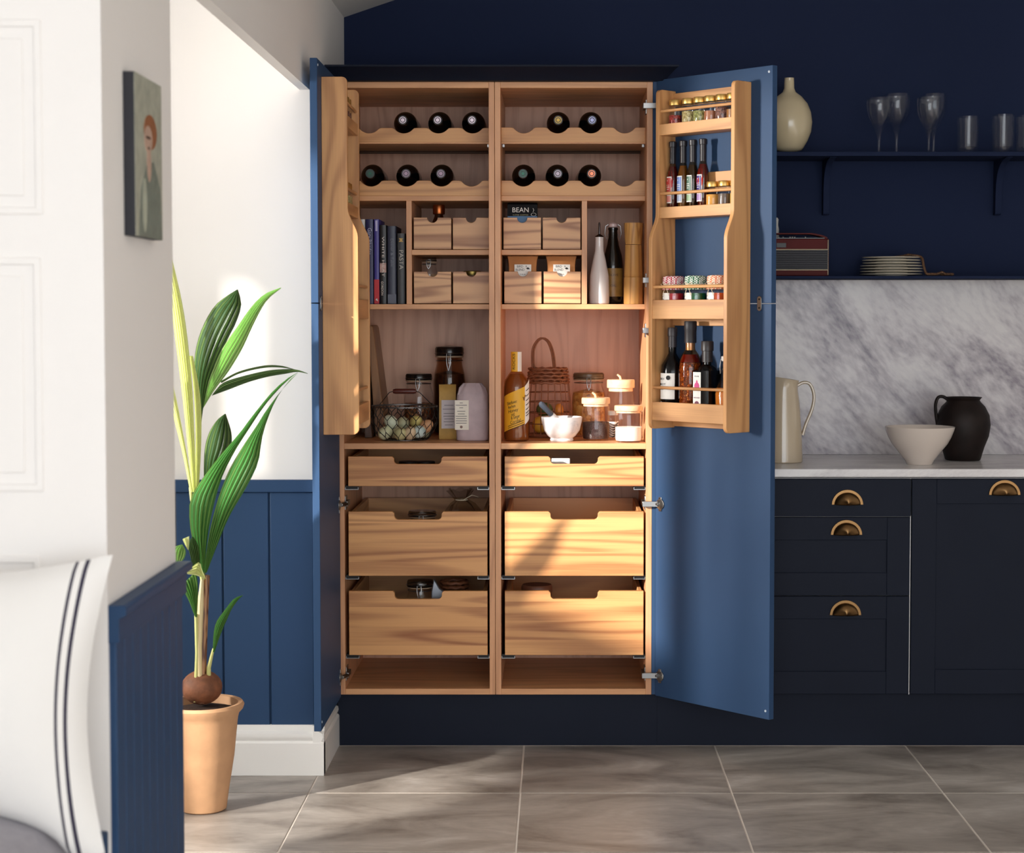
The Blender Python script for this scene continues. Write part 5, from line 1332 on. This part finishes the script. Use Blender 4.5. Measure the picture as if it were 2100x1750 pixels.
# jam jars with cloth covers
def gingham(name, c1, c2):
    if name in MATS: return MATS[name]
    m, nt, out = newmat(name)
    p = N(nt, 'ShaderNodeBsdfPrincipled'); p.inputs['Roughness'].default_value = .9
    tc = N(nt, 'ShaderNodeTexCoord'); mp_ = N(nt, 'ShaderNodeMapping'); mp_.inputs['Rotation'].default_value = (.5, .5, .78)
    nt.links.new(tc.outputs['Object'], mp_.inputs['Vector'])
    ch = N(nt, 'ShaderNodeTexChecker'); ch.inputs['Scale'].default_value = 210
    ch.inputs['Color1'].default_value = c1; ch.inputs['Color2'].default_value = c2
    nt.links.new(mp_.outputs[0], ch.inputs['Vector']); nt.links.new(ch.outputs[0], p.inputs['Base Color']); nt.links.new(p.outputs[0], out.inputs[0])
    MATS[name] = m; return m
twine = col('cream_twine', 226, 206, 176, rough=0.9)
for x, lb, cloth, jam in ((.124, 'jam jar under a red checked cloth cap tied with twine', gingham('red_gingham', srgb(238, 224, 222), srgb(186, 60, 74)), col('red_jam', 176, 22, 34, rough=0.15, coat=0.5)),
                          (.216, 'jam jar under a green checked cloth cap tied with twine', gingham('green_gingham', srgb(222, 230, 220), srgb(40, 104, 70)), col('green_jelly', 20, 96, 50, rough=0.15, coat=0.5)),
                          (.307, 'jam jar under an orange checked cloth cap tied with twine', gingham('orange_gingham', srgb(240, 226, 204), srgb(220, 118, 80)), col('orange_jam', 214, 84, 32, rough=0.15, coat=0.5))):
    t = thing('jam_jar', lb, 'jar', rack_pos('R', x, -0.052, jam_b), D_ANG, 'cloth capped jam jars on the open right door')
    r = .033; H_ = 1.497 - jam_b
    MB().lathe([(0, 0), (r * .92, 0), (r, .004), (r, H_ * .62), (r * .9, H_ * .70), (r * .86, H_ * .76)], 26).build('glass_body', clear, t)
    MB().lathe([(0, .003), (r * .92, .004), (r * .955, .01), (r * .955, H_ * .56), (0, H_ * .56)], 24).build('jam', jam, t)
    n = 48
    rows = []
    for rad, zz, amp in ((.001, 1.0, 0), (.6, 1.0, .0), (.93, .985, .01), (.99, .95, .02), (1.0, .83, .03), (.93, .77, .02), (.99, .72, .05), (1.05, .65, .06)):
        rows.append([(r * rad * (1 + amp * math.sin(9 * A)) * math.cos(A), r * rad * (1 + amp * math.sin(9 * A)) * math.sin(A), H_ * zz) for A in [2 * PI * i / n for i in range(n + 1)]])
    MB().grid(rows).build('cloth_cap', cloth, t, thick=0.0008)
    tw = MB(); ring(tw, r * .97, H_ * .775, .0013, 28, 6)
    for sx in (-1, 1):
        tw.tube([(0, -r * 1.0, H_ * .775), (sx * .012, -r * 1.06, H_ * .83), (sx * .021, -r * 1.06, H_ * .79), (sx * .010, -r * 1.06, H_ * .74), (0, -r * 1.02, H_ * .775)], .0011, 5)
        tw.tube([(0, -r * 1.02, H_ * .775), (sx * .007, -r * 1.07, H_ * .62), (sx * .013, -r * 1.06, H_ * .5)], .0010, 5)
    tw.build('twine_bow', twine, t)
    l = MB().arc(r * 1.012, .010, H_ * .57, -1.35, .35, 14).build('label', paper_white, t)
    for zz, w_ in ((.48, .3), (.40, .45), (.33, .4), (.25, .45)):
        MB().arc(r * 1.018, H_ * zz, H_ * zz + .002, -.75 - w_, -.75 + w_, 8).build('print_line', GREY_INK, l)
    MB().arc(r * 1.02, H_ * .26, H_ * .40, -.05, .3, 8).build('label_seal', ink, l)
# bottom rack bottles
def rackthing(name, label, x, y=-.052): return thing(name, label, 'bottle', rack_pos('R', x, y, bot_b), D_ANG, 'bottles on the lowest door rack')
t = rackthing('sauce_bottle', 'black sauce bottle with a white label and green foot band', .120)
H_ = 1.339 - bot_b
bottle_body([(.033, 0), (.0355, .004), (.036, H_ * .50), (.034, H_ * .58), (.020, H_ * .66), (.0125, H_ * .71), (.0120, H_ * .80)], black_gloss, t)
MB().lathe([(.0125, H_ * .78), (.0135, H_ * .78), (.0135, H_ * .90), (.0155, H_ * .905), (.0155, H_ * .985), (.014, H_), (0, H_)], 20).build('cap', col('charcoal_cap', 52, 46, 50), t)
l = MB().arc(.0364, H_ * .20, H_ * .49, -1.45, .95, 18).build('label', paper_white, t)
lettering('BEEKV', .0095, ink, l, (-.016, 0, H_ * .425), bend=.0367, width=.032)
lettering('MERLOT', .0095, ink, l, (-.014, 0, H_ * .365), bend=.0367, width=.038)
lettering('VINEGAR', .005, GREY_INK, l, (-.016, 0, H_ * .31), bend=.0367, width=.026)
MB().lathe([(0, 0), (.007, 0), (.007, .0006), (0, .0006)], 18).xf(Matrix.Rotation(.40, 4, 'Z') @ Matrix.Translation((0, -.0372, H_ * .44)) @ Matrix.Rotation(PI / 2, 4, 'X')).build('round_badge', ink, l)
MB().arc(.0364, .010, H_ * .15, -1.45, 1.2, 18).build('green_band', col('olive_band', 132, 146, 78), t)
MB().arc(.0367, .008, H_ * .17, -.85, -.25, 8).build('band_flower', paper_white, t)
t = rackthing('spirit_bottle', 'facet cut amber spirit bottle with a long black cap', .195)
H_ = 1.359 - bot_b
MB().lathe([(0, 0), (.034, 0), (.0365, .006), (.0365, H_ * .50), (.035, H_ * .58), (.026, H_ * .655), (.0165, H_ * .70), (.0150, H_ * .72), (.0150, H_ * .80)], 14).build('glass_body', glass('amber_bottle_glass', (.78, .52, .30, 1)), t)
am = speckle('cut_amber_spirit', [srgb(70, 34, 14), srgb(150, 84, 34), srgb(96, 50, 20), srgb(196, 130, 60)], 150, rough=0.15)
MB().lathe([(0, .004), (.033, .006), (.0345, H_ * .49), (.032, H_ * .57), (0, H_ * .575)], 14).build('spirit', am, t)
MB().lathe([(0, H_ * .575), (.032, H_ * .575), (.023, H_ * .655), (0, H_ * .66)], 14).build('red_collar', col('deep_red_spirit', 110, 26, 14, rough=0.2), t)
MB().lathe([(0, H_ * .70), (.0145, H_ * .70), (.0145, H_ * .775), (0, H_ * .775)], 18).build('silver_band', plain('pale_silver_band', srgb(206, 206, 218), 0.3, metal=0.6), t)
MB().lathe([(.015, H_ * .775), (.0185, H_ * .775), (.0185, H_ * .90), (.0195, H_ * .91), (.0195, H_ * .99), (.018, H_), (0, H_)], 20).build('cap', col('matt_black_cap', 34, 30, 34, rough=0.5), t)
t = rackthing('molasses_bottle', 'square black bottle with a slim white label showing a pink pomegranate', .265)
H_ = 1.299 - bot_b
MB().prism(rpoly(-.031, .031, -.031, .031, .006), 'Z', 0, H_ * .62).lathe([(.030, H_ * .62), (.026, H_ * .66), (.0135, H_ * .70), (.013, H_ * .74)], 24).build('glass_body', black_gloss, t)
MB().lathe([(.0135, H_ * .73), (.0165, H_ * .73), (.0165, H_ * .87), (.0190, H_ * .875), (.0190, H_ * .99), (.0175, H_), (0, H_)], 20).build('cap', col('dark_taupe_cap', 48, 44, 46, rough=0.4), t)
l = MB().box(-.029, .002, -.0318, -.0305, .012, H_ * .60).build('label', paper_white, t)
pg = [(-.0135 + .010 * math.cos(A) * (1 if A < PI else 1), H_ * .42 + .0115 * math.sin(A)) for A in [PI * .5 + .35 + (2 * PI - .7) * i / 18 for i in range(19)]] + [(-.0115, H_ * .42 + .019), (-.0135, H_ * .42 + .015), (-.0155, H_ * .42 + .019)]
MB().prism(pg, 'Y', -.0324, -.0316).build('pomegranate_print', col('magenta_print', 206, 54, 128), l)
lettering('POME', .006, GREY_INK, l, (-.0135, -.0321, H_ * .545), width=.018)
lettering('MOLASSES', .005, col('plum_print', 110, 30, 70), l, (-.0135, -.0321, H_ * .27), width=.024)
MB().lathe([(0, 0), (.009, 0), (.009, .0006), (0, .0006)], 18).xf(Matrix.Translation((-.0135, -.0318, H_ * .19)) @ Matrix.Rotation(PI / 2, 4, 'X')).build('seed_print', col('plum_print', 110, 30, 70), l)
t = rackthing('swing_top_cordial', 'small swing top bottle of orange cordial at the free end of the lowest rack', .3405)
H_ = 1.255 - bot_b
bottle_body([(.030, 0), (.0335, .005), (.034, H_ * .40), (.030, H_ * .52), (.018, H_ * .64), (.0125, H_ * .72), (.0120, H_ * .88), (.014, H_ * .89), (.014, H_ * .92)], clear, t)
MB().lathe([(0, .004), (.030, .006), (.032, H_ * .40), (.028, H_ * .50), (0, H_ * .51)], 24).build('cordial', col('orange_cordial', 214, 124, 40, rough=0.15, coat=0.4), t)
MB().lathe([(0, H_ * .91), (.0125, H_ * .92), (.0145, H_ * .94), (.0145, H_ * .99), (.011, H_), (0, H_)], 18).build('stopper', col('white_stopper', 238, 234, 230, rough=0.2), t)
w_ = MB()
for sx in (-1, 1):
    w_.tube([(sx * .012, 0, H_ * .95), (sx * .020, 0, H_ * .95), (sx * .024, 0, H_ * .84), (sx * .019, -.004, H_ * .72), (sx * .0135, 0, H_ * .80)], .0012, 6)
w_.build('wire_bail', steel, t)

# ---- left door rack, seen along its length
G2 = 'spice jars on the open left door'
for k, x in enumerate((.110, .165, .220, .275)):
    t = spice_jar('gold lidded spice jar on the top rack of the open left door', 'L', x, top_b, .0215, .0975, pep('mixed_peppercorns', (90, 56, 48), (150, 104, 90), (60, 36, 34)), .055, G2)
for k, x in enumerate((.109, .162)):
    t = spice_jar('gold lidded spice jar on the second rack of the open left door', 'L', x, sec_b, .0230, .094, pep('pale_seeds', (190, 170, 110), (140, 124, 70), (214, 200, 150)), .055, G2)
t = thing('olive_oil_bottle', 'dark necked olive oil bottle with a white label in the left door rack', 'bottle', rack_pos('L', .19, .053, jam_b), 0)
H_ = Z_(490, -.21) - jam_b
bottle_body([(.028, 0), (.030, .004), (.030, H_ * .52), (.026, H_ * .62), (.014, H_ * .72), (.0115, H_ * .78)], glass('olive_bottle_glass', (.55, .48, .2, 1)), t)
MB().lathe([(0, .003), (.0265, .004), (.0275, H_ * .5), (.023, H_ * .6), (0, H_ * .62)], 22).build('oil', col('green_gold_oil', 120, 98, 30, rough=0.15), t)
MB().lathe([(.0115, H_ * .74), (.0135, H_ * .74), (.0135, H_ * .99), (.012, H_), (0, H_)], 18).build('cap', col('black_capsule_wax', 38, 34, 38, rough=0.35), t)
MB().arc(.0304, H_ * .12, H_ * .48, -1.4, -.3, 12).build('label', paper_white, t)
t = thing('tomato_sauce_bottle', 'tall bottle with a white label and red print low in the left door rack', 'bottle', rack_pos('L', .19, .053, bot_b), 0)
H_ = Z_(716, -.21) - bot_b
bottle_body([(.030, 0), (.032, .004), (.032, H_ * .66), (.026, H_ * .78), (.015, H_ * .86), (.0145, H_ * .92)], clear, t)
MB().lathe([(0, .003), (.029, .004), (.030, H_ * .64), (.024, H_ * .76), (0, H_ * .78)], 24).build('sauce', col('dark_red_sauce', 96, 24, 16, rough=0.2), t)
MB().lathe([(0, H_ * .91), (.016, H_ * .91), (.016, H_ * .99), (.014, H_), (0, H_)], 20).build('cap', paper_white, t)
l = MB().arc(.0324, H_ * .06, H_ * .92, -.2, 1.2, 12).build('label', paper_white, t)
MB().arc(.0328, H_ * .38, H_ * .6, .6, 1.15, 8).build('label_print', col('dark_red_print', 120, 28, 30), l)

# ---- inside the pull-out drawers
def in_drawer(key): x0, x1, z0, z1 = DRAWERS[key]; return x0, x1, z0 + .0162, z1
x0, x1, z0, z1 = in_drawer((0, 0))
for k, px in enumerate((838, 872)):
    tag(MB().lathe([(0, 0), (.030, 0), (.032, .003), (.032, .040), (.030, .042), (.0318, .043), (.0318, .052), (.030, .054), (0, .054)], 26).build('spice_tin', col('black_tin', 30, 26, 28, rough=0.3), None, (X_(px, .12, 945), .12, z0)), 'squat black lidded tin in the shallow drawer under the egg basket', 'tin', 'tins in the shallow drawer')
x0, x1, z0, z1 = in_drawer((0, 1))
for px, lb in ((866, 'stout clip jar of dark beans in the drawer below the egg basket'),):
    clip_jar(lb, (X_(px, .12, 1060), .12, z0), .05, Z_(1046, .12) - z0, col('dark_beans', 40, 26, 20), .12)
t = thing('food_bag', 'crumpled clear food bag tied at the neck in the middle drawer', 'bag', (X_(950, .17, 1100), .17, z0))
hb = Z_(1004, .17) - z0
random.seed(3)
rows = []
for zz, w_ in ((0, .050), (.3, .056), (.55, .058), (.70, .050), (.80, .036), (.86, .017), (.92, .026), (1.0, .040)):
    rows.append([(w_ * (1 + .16 * math.sin(7 * A + 9 * zz) + .08 * math.sin(13 * A)) * math.cos(A) - .03 * max(0, zz - .7), w_ * .75 * (1 + .14 * math.sin(6 * A + 5 * zz)) * math.sin(A), hb * zz + .004 * math.sin(5 * A)) for A in [2 * PI * i / 40 for i in range(41)]])
for q in range(41): rows[0][q] = (rows[0][q][0], rows[0][q][1], 0.0)
MB().grid(rows).build('clear_film', glass('crinkled_film', (.80, .77, .74, 1), rough=0.12), t)
MB().ball((0, 0, hb * .30), .048, .038, hb * .28, 16, 10).build('bag_contents', speckle('dried_fruit', [srgb(60, 38, 30), srgb(110, 80, 66), srgb(80, 54, 44)], 90), t)
nk = MB(); ring(nk, .019, 0, .002, 20, 6); nk.xf(Matrix.Translation((-.005, 0, hb * .86)))
nk.tube([(.0, -.018, hb * .86), (.03, -.02, hb * .93), (.05, -.01, hb * .9)], .0012, 5)
nk.build('string_tie', twine, t)
x0, x1, z0, z1 = in_drawer((0, 2))
clip_jar('clip jar with a glass lid in the deep bottom drawer under the beans', (X_(862, .14, 1240), .14, z0), .048, Z_(1188, .14) - z0, col('dark_beans', 40, 26, 20), .12)
t = thing('foil_packet', 'grey foil packet standing beside the jar in the bottom drawer', 'packet', (X_(899, .10, 1230), .10, z0))
hp = Z_(1186, .12) - z0
MB().prism([(-.022, 0), (.022, 0), (.022, hp * .8), (.004, hp * .86), (-.014, hp), (-.022, hp * .8)], 'Y', -.012, .012).build('foil', plain('dull_foil', srgb(150, 154, 162), 0.35, metal=0.6), t, bevel=0.003)
t = thing('bread_basket', 'small round woven basket in the bottom drawer beside the foil packet', 'basket', (X_(932, .20, 1220), .20, z0))
hp = Z_(1190, .20) - z0
m = MB()
for k in range(14):
    r_ = .036 + .0065 * math.sin(PI * k / 15) + .004
    m.tube([(r_ * math.cos(A), r_ * math.sin(A), .009 + (hp - .015) * k / 13 + .0015 * math.sin(10 * A + PI * k)) for A in [2 * PI * i / 36 for i in range(36)]], .0055, 6, closed=True)
m.build('woven_side', wk, t); MB().lathe([(0, .001), (.04, .001), (.04, .008), (0, .008)], 28).build('woven_base', wk, t)
x0, x1, z0, z1 = in_drawer((1, 0))
t = thing('butter_dish', 'white lidded box in the shallow drawer under the mortar', 'box', (X_(1150, .10, 945), .10, z0))
MB().box(-.028, .028, -.03, .03, 0, .042).build('box_base', col('white_enamel', 236, 230, 222, rough=0.25), t, bevel=0.004)
MB().box(-.030, .030, -.032, .032, .0422, Z_(939, .10) - z0).build('box_lid', col('white_enamel', 236, 230, 222, rough=0.25), t, bevel=0.003)
x0, x1, z0, z1 = in_drawer((1, 2))
t = thing('lidded_crock', 'round brown lidded crock in the deep drawer under the sunlit drawers', 'crock', (X_(1101, .17, 1220), .17, z0))
hp = Z_(1199, .17) - z0
MB().lathe([(0, 0), (.046, 0), (.048, .004), (.048, hp * .86), (0, hp * .86)], 30).build('crock', col('brown_crock', 92, 56, 40), t)
MB().lathe([(0, hp * .862), (.050, hp * .862), (.051, hp * .88), (.051, hp * .96), (.047, hp), (0, hp)], 30).build('lid', col('brown_lid', 120, 74, 54, rough=0.4), t)
x0, x1, z0, z1 = in_drawer((1, 1))

# ================================================================== wall shelves and worktop things
S1, S2 = sh1_z1, sh2_z1
def on(px, Y, z, py=500): return (X_(px, Y, py), Y, z)
cream = col('cream_glaze', 206, 190, 156, rough=0.18, coat=0.5, var=0.03)
# vase: long neck, round lopsided body
Y = .44
vx = X_(1618, Y, 250)
t = thing('ceramic_vase', 'round cream glazed vase with a narrow neck at the end of the glass shelf', 'vase', (vx, Y, S1))
zz = lambda py: Z_(py, Y) - S1
k = 1 / (F_PX / (Y + CAM_D))
prof = [(26, 309), (30, 304), (38, 290), (45, 272), (47.5, 252), (45, 232), (38, 214), (26, 199), (14, 190), (10.5, 182), (10, 168), (9.5, 162), (10, 160.5), (8, 160.5), (8, 180)]
vm = MB().lathe([(0, 0)] + [(r * k, max(0.0, zz(py))) for r, py in prof], 40)
vm.build('vase_body', cream, t)
gl_m = glass('crystal_glass', (.97, .975, .98, 1), rough=0.01, ior=1.36)
def wineglass(px, rim, Y, w):
    t = thing('wine_glass', 'clear stemmed wine glass on the shelf between the vase and tumblers', 'glass', (X_(px, Y, 250), Y, S1), 0, 'wine glasses on the wall shelf')
    H_ = Z_(rim, Y) - S1; r = w / 2 * k
    b = H_ * .44
    MB().lathe([(r, H_), (r * 1.02, H_ * .88), (r * .98, H_ * .76), (r * .84, H_ * .62), (r * .58, H_ * .52), (r * .34, b), (0, b * .97)], 30).build('bowl', gl_m, t)
    MB().lathe([(r * .965, H_), (r * .985, H_ * .88), (r * .94, H_ * .76), (r * .80, H_ * .63), (r * .52, H_ * .535), (0, H_ * .50)], 30).build('inner_wall', gl_m, t)
    MB().lathe([(r * .34, b), (r * .40, b * .97), (r * .36, b * .90), (r * .22, b * .80), (r * .13, b * .5), (r * .14, b * .12), (r * .5, .004), (r * .86, .0018), (r * .88, 0), (0, 0)], 26).build('stem_and_foot', gl_m, t)
for px, rim, Y, w in ((1803, 202, .40, 52), (1839, 194, .46, 54), (1905, 201, .385, 48), (1915, 194, .476, 50)):
    wineglass(px, rim, Y, w)
def tumbler(px, rim, Y, w):
    t = thing('glass_tumbler', 'clear straight sided tumbler on the wall shelf beside the wine glasses', 'glass', (X_(px, Y, 280), Y, S1), 0, 'tumblers on the wall shelf')
    H_ = Z_(rim, Y) - S1; r = w / 2 * k
    MB().lathe([(0, 0), (r * .93, 0), (r * .96, .003), (r, H_)], 30).build('glass_wall', gl_m, t)
    MB().lathe([(r * .955, H_), (r * .90, H_ * .17), (0, H_ * .15)], 30).build('inner_wall', gl_m, t)
tumbler(1985, 240, .42, 45); tumbler(2057, 236, .42, 45); tumbler(2106, 238, .44, 45)
# radio
Y = .40
rx0, rx1 = X_(1530, Y, 520), X_(1700, Y, 520)
t = thing('table_radio', 'vintage red table radio with a slatted grey speaker front', 'radio', ((rx0 + rx1) / 2, Y, S2))
wR = (rx1 - rx0) / 2
zz = lambda py: Z_(py, Y) - S2
hR = zz(490)
rd = col('red_leather', 84, 16, 13, rough=0.55, var=0.08, spec=0.2)
MB().box(-wR, wR, 0, .085, 0.0, hR).build('case', rd, t, bevel=0.003)
hd = MB()
arc_ = [(-wR + .006, hR - .004)] + [(-wR * math.cos(PI * i / 20) * .99, hR + (zz(478) - hR) * min(1.0, 1.25 * math.sin(PI * i / 20))) for i in range(1, 20)] + [(wR - .006, hR - .004)]
inn = [(x * .95, z - .0045) for x, z in arc_]
hd.prism(arc_ + inn[::-1], 'Y', .012, .070)
hd.build('carry_handle', rd, t)
MB().box(-wR * .9, wR * .9, .006, .080, hR - .001, hR + .0035).build('control_deck', col('black_deck', 18, 18, 20, rough=0.3), t)
for dx in (-.055, -.04, -.025, -.002, .006, .014, .050):
    MB().lathe([(0, 0), (.0035, 0), (.0035, .004), (.003, .005), (0, .005)], 12).xf(Matrix.Translation((dx + .012, .02, hR + .003))).build('knob', steel, t)
gz0, gz1 = zz(553.5), zz(513)
MB().box(-wR * .985, wR * .985, -.0015, .002, gz0, gz1).build('speaker_cloth', col('dark_speaker_cloth', 34, 34, 40, rough=0.8), t)
ns = 11
for k2 in range(ns):
    z_ = gz0 + (gz1 - gz0) * (k2 + .5) / ns
    MB().box(-wR * .98, wR * .98, -.004, -.001, z_ - .0016, z_ + .0014).build('slat', col('grey_slat', 74, 74, 78, rough=0.5, spec=0.2), t)
for z_ in (gz0 - .001, gz1 + .001):
    MB().box(-wR * .985, wR * .985, -.0045, .001, z_ - .0016, z_ + .0016).build('brass_strip', plain('pale_brass', srgb(128, 114, 92), 0.45, metal=0.6), t)
for x_ in (-wR * .985, wR * .985 - .0025):
    MB().box(x_, x_ + .0025, -.003, .001, .004, hR - .004).build('edge_piping', plain('pale_brass', srgb(128, 114, 92), 0.45, metal=0.6), t)
MB().box(X_(1592, Y) - t.location.x, X_(1611, Y) - t.location.x, -.0022, .001, zz(508), zz(499)).build('name_badge', col('black_badge', 22, 20, 22), t)
t = thing('ceramic_bottle', 'stubby white bottle standing behind the radio', 'bottle', (X_(1586, .525, 460), .508, S2))
hC = Z_(447, .508) - S2
MB().lathe([(0, 0), (.020, 0), (.021, .003), (.021, hC * .62), (.0165, hC * .70), (.0175, hC * .80), (.0145, hC * .88), (.016, hC * .97), (.012, hC), (0, hC)], 24).build('body', col('chalk_white', 206, 204, 198, rough=0.6), t)
MB().lathe([(0, hC - .001), (.008, hC - .001), (.008, hC + .004), (0, hC + .004)], 16).build('rim', col('chalk_white', 206, 204, 198, rough=0.6), t)
# plates
Y = .435
pxc = X_(1828, Y, 545)
z_ = S2
pl_m = col('cream_stoneware', 214, 206, 190, rough=0.25, coat=0.3)
r0 = 64 / (F_PX / (Y + CAM_D))
hs = (Z_(527, Y) - S2) / 7.0
for i in range(7):
    r = r0 * (1.0 if i < 4 else .93)
    o = MB().lathe([(0, 0), (r * .5, 0), (r * .52, hs * .35), (r * .98, hs * .60), (r, hs * .78), (r * .98, hs * .92), (r * .6, hs * .70), (r * .5, hs * .62), (0, hs * .62)], 40).build('dinner_plate', pl_m, None, (pxc + random.uniform(-.001, .001), Y, z_))
    tag(o, 'cream stoneware plate in the stack on the lower wall shelf', 'plate', 'stacked plates')
    z_ += hs * (1.0 if i < 6 else 1)
# string of wooden beads trailing off the plates
bt = thing('bead_string', 'string of small wooden beads trailing from the plate stack onto the shelf', 'beads', (X_(1900, .40, 560), .40, S2))
o_ = bt.location
ztop = z_ - hs * .1
path = [Vector((X_(px, Y_, 545) - o_.x, Y_ - o_.y, zz_)) for px, Y_, zz_ in ((1838, .43, ztop - S2), (1850, .42, ztop - S2 + .002), (1862, .41, ztop - S2 + .006), (1874, .40, ztop - S2 + .004), (1884, .40, ztop - S2 + .001), (1891, .39, ztop - S2 - .006), (1894, .375, (ztop - S2) * .55), (1898, .365, (ztop - S2) * .2), (1902, .36, .006), (1912, .37, .006), (1922, .38, .0065), (1932, .38, .012), (1938, .385, .007), (1948, .38, .006), (1954, .385, .006), (1946, .40, .006), (1930, .40, .006))]
dense = resample([tuple(p) for p in path], 60)
MB().tube(dense, .0012, 5).build('cord', twine, bt)
bead = MB().ball((0, 0, 0), .0048, n=10, m=6).mesh('bead'); bead.materials.append(wood('bead_wood', 'X', srgb(104, 72, 46), srgb(56, 36, 22)))
for i, p_ in enumerate(dense):
    b_ = bpy.data.objects.new('bead', bead); COL.objects.link(b_); b_.parent = bt; b_.location = p_
# worktop things
cream2 = col('ivory_glaze', 202, 184, 158, rough=0.15, coat=0.6, var=0.02)
def handle_strap(m, pts, r, flat=1.5):
    k_ = 26
    rs = [r[min(len(r) - 1, int(i * len(r) / k_))] for i in range(k_)]
    m.tube(resample(pts, k_), [sum(rs) / len(rs) * .85] * k_, 10, flat=flat); return m
Y = .22
zz = lambda py: Z_(py, Y) - WT1
kx = (Y + CAM_D) / F_PX
t = thing('cream_jug', 'tall slim ivory glazed jug with a long loop handle beside the open door', 'jug', (X_(1605, Y, 860), Y, WT1))
m = MB().lathe([(0, 0), (40 * kx, 0), (41.5 * kx, .003), (40 * kx, zz(900)), (35 * kx, zz(830)), (31 * kx, zz(800)), (31 * kx, zz(784)), (33.5 * kx, zz(776)), (31.5 * kx, zz(776)), (29 * kx, zz(790)), (33 * kx, zz(860)), (34 * kx, .012), (0, .010)], 36)
for i, (x, y, z) in enumerate(m.v):   # pouring lip on the far side of the handle, dipping rim
    if z > zz(800):
        f = (z - zz(800)) / (zz(776) - zz(800)); u = -x / (33 * kx)
        m.v[i] = (x - (.012 * f if u > .5 else 0), y * (1 - .25 * f * max(0, u)), z + .008 * f * u)
m.build('jug_body', cream2, t)
hm = MB(); handle_strap(hm, [(28 * kx, 0, zz(792)), (42 * kx, 0, zz(785)), (56 * kx, 0, zz(789)), (64 * kx, 0, zz(812)), (60 * kx, 0, zz(840)), (48 * kx, 0, zz(870)), (41 * kx, 0, zz(893))], [.007, .0062, .006, .006, .006, .006, .007])
hm.build('handle', cream2, t)
Y = .13
zz = lambda py: Z_(py, Y) - WT1
kx = (Y + CAM_D) / F_PX
t = thing('mixing_bowl', 'wide ivory glazed bowl on a small foot in front of the dark jug', 'bowl', (X_(1886, Y, 900), Y, WT1))
MB().lathe([(0, 0), (26 * kx, 0), (27 * kx, .004), (30 * kx, zz(944)), (45 * kx, zz(925)), (57 * kx, zz(910)), (64 * kx, zz(897)), (69.5 * kx, zz(883)), (71.5 * kx, zz(875.5)), (69.5 * kx, zz(876)), (61 * kx, zz(897)), (44 * kx, zz(920)), (20 * kx, .012), (0, .010)], 44).build('bowl_body', col('warm_white_glaze', 222, 208, 196, rough=0.2, coat=0.5, var=0.02), t)
Y = .30
zz = lambda py: Z_(py, Y) - WT1
kx = (Y + CAM_D) / F_PX
t = thing('dark_jug', 'rustic dark brown pot bellied jug with a thick loop handle', 'jug', (X_(1975, Y, 880), Y, WT1))
dkm = col('iron_brown_glaze', 30, 21, 18, rough=0.55, coat=0.0, var=0.3, vscale=30, spec=0.25)
MB().lathe([(0, 0), (34 * kx, 0), (36 * kx, .003), (43 * kx, zz(918)), (52 * kx, zz(895)), (55.5 * kx, zz(872)), (53 * kx, zz(852)), (44 * kx, zz(834)), (35 * kx, zz(825)), (33 * kx, zz(821)), (37 * kx, zz(816)), (38 * kx, zz(815)), (35 * kx, zz(815)), (30 * kx, zz(824)), (40 * kx, zz(850)), (44 * kx, zz(880)), (30 * kx, .010), (0, .008)], 36).build('jug_body', dkm, t)
hm = MB(); handle_strap(hm, [(-32 * kx, 0, zz(820)), (-42 * kx, 0, zz(814)), (-52 * kx, 0, zz(816)), (-57 * kx, 0, zz(830)), (-56 * kx, 0, zz(850)), (-53 * kx, 0, zz(870))], [.007, .0065, .0062, .006, .0065, .007])
hm.build('handle', dkm, t)
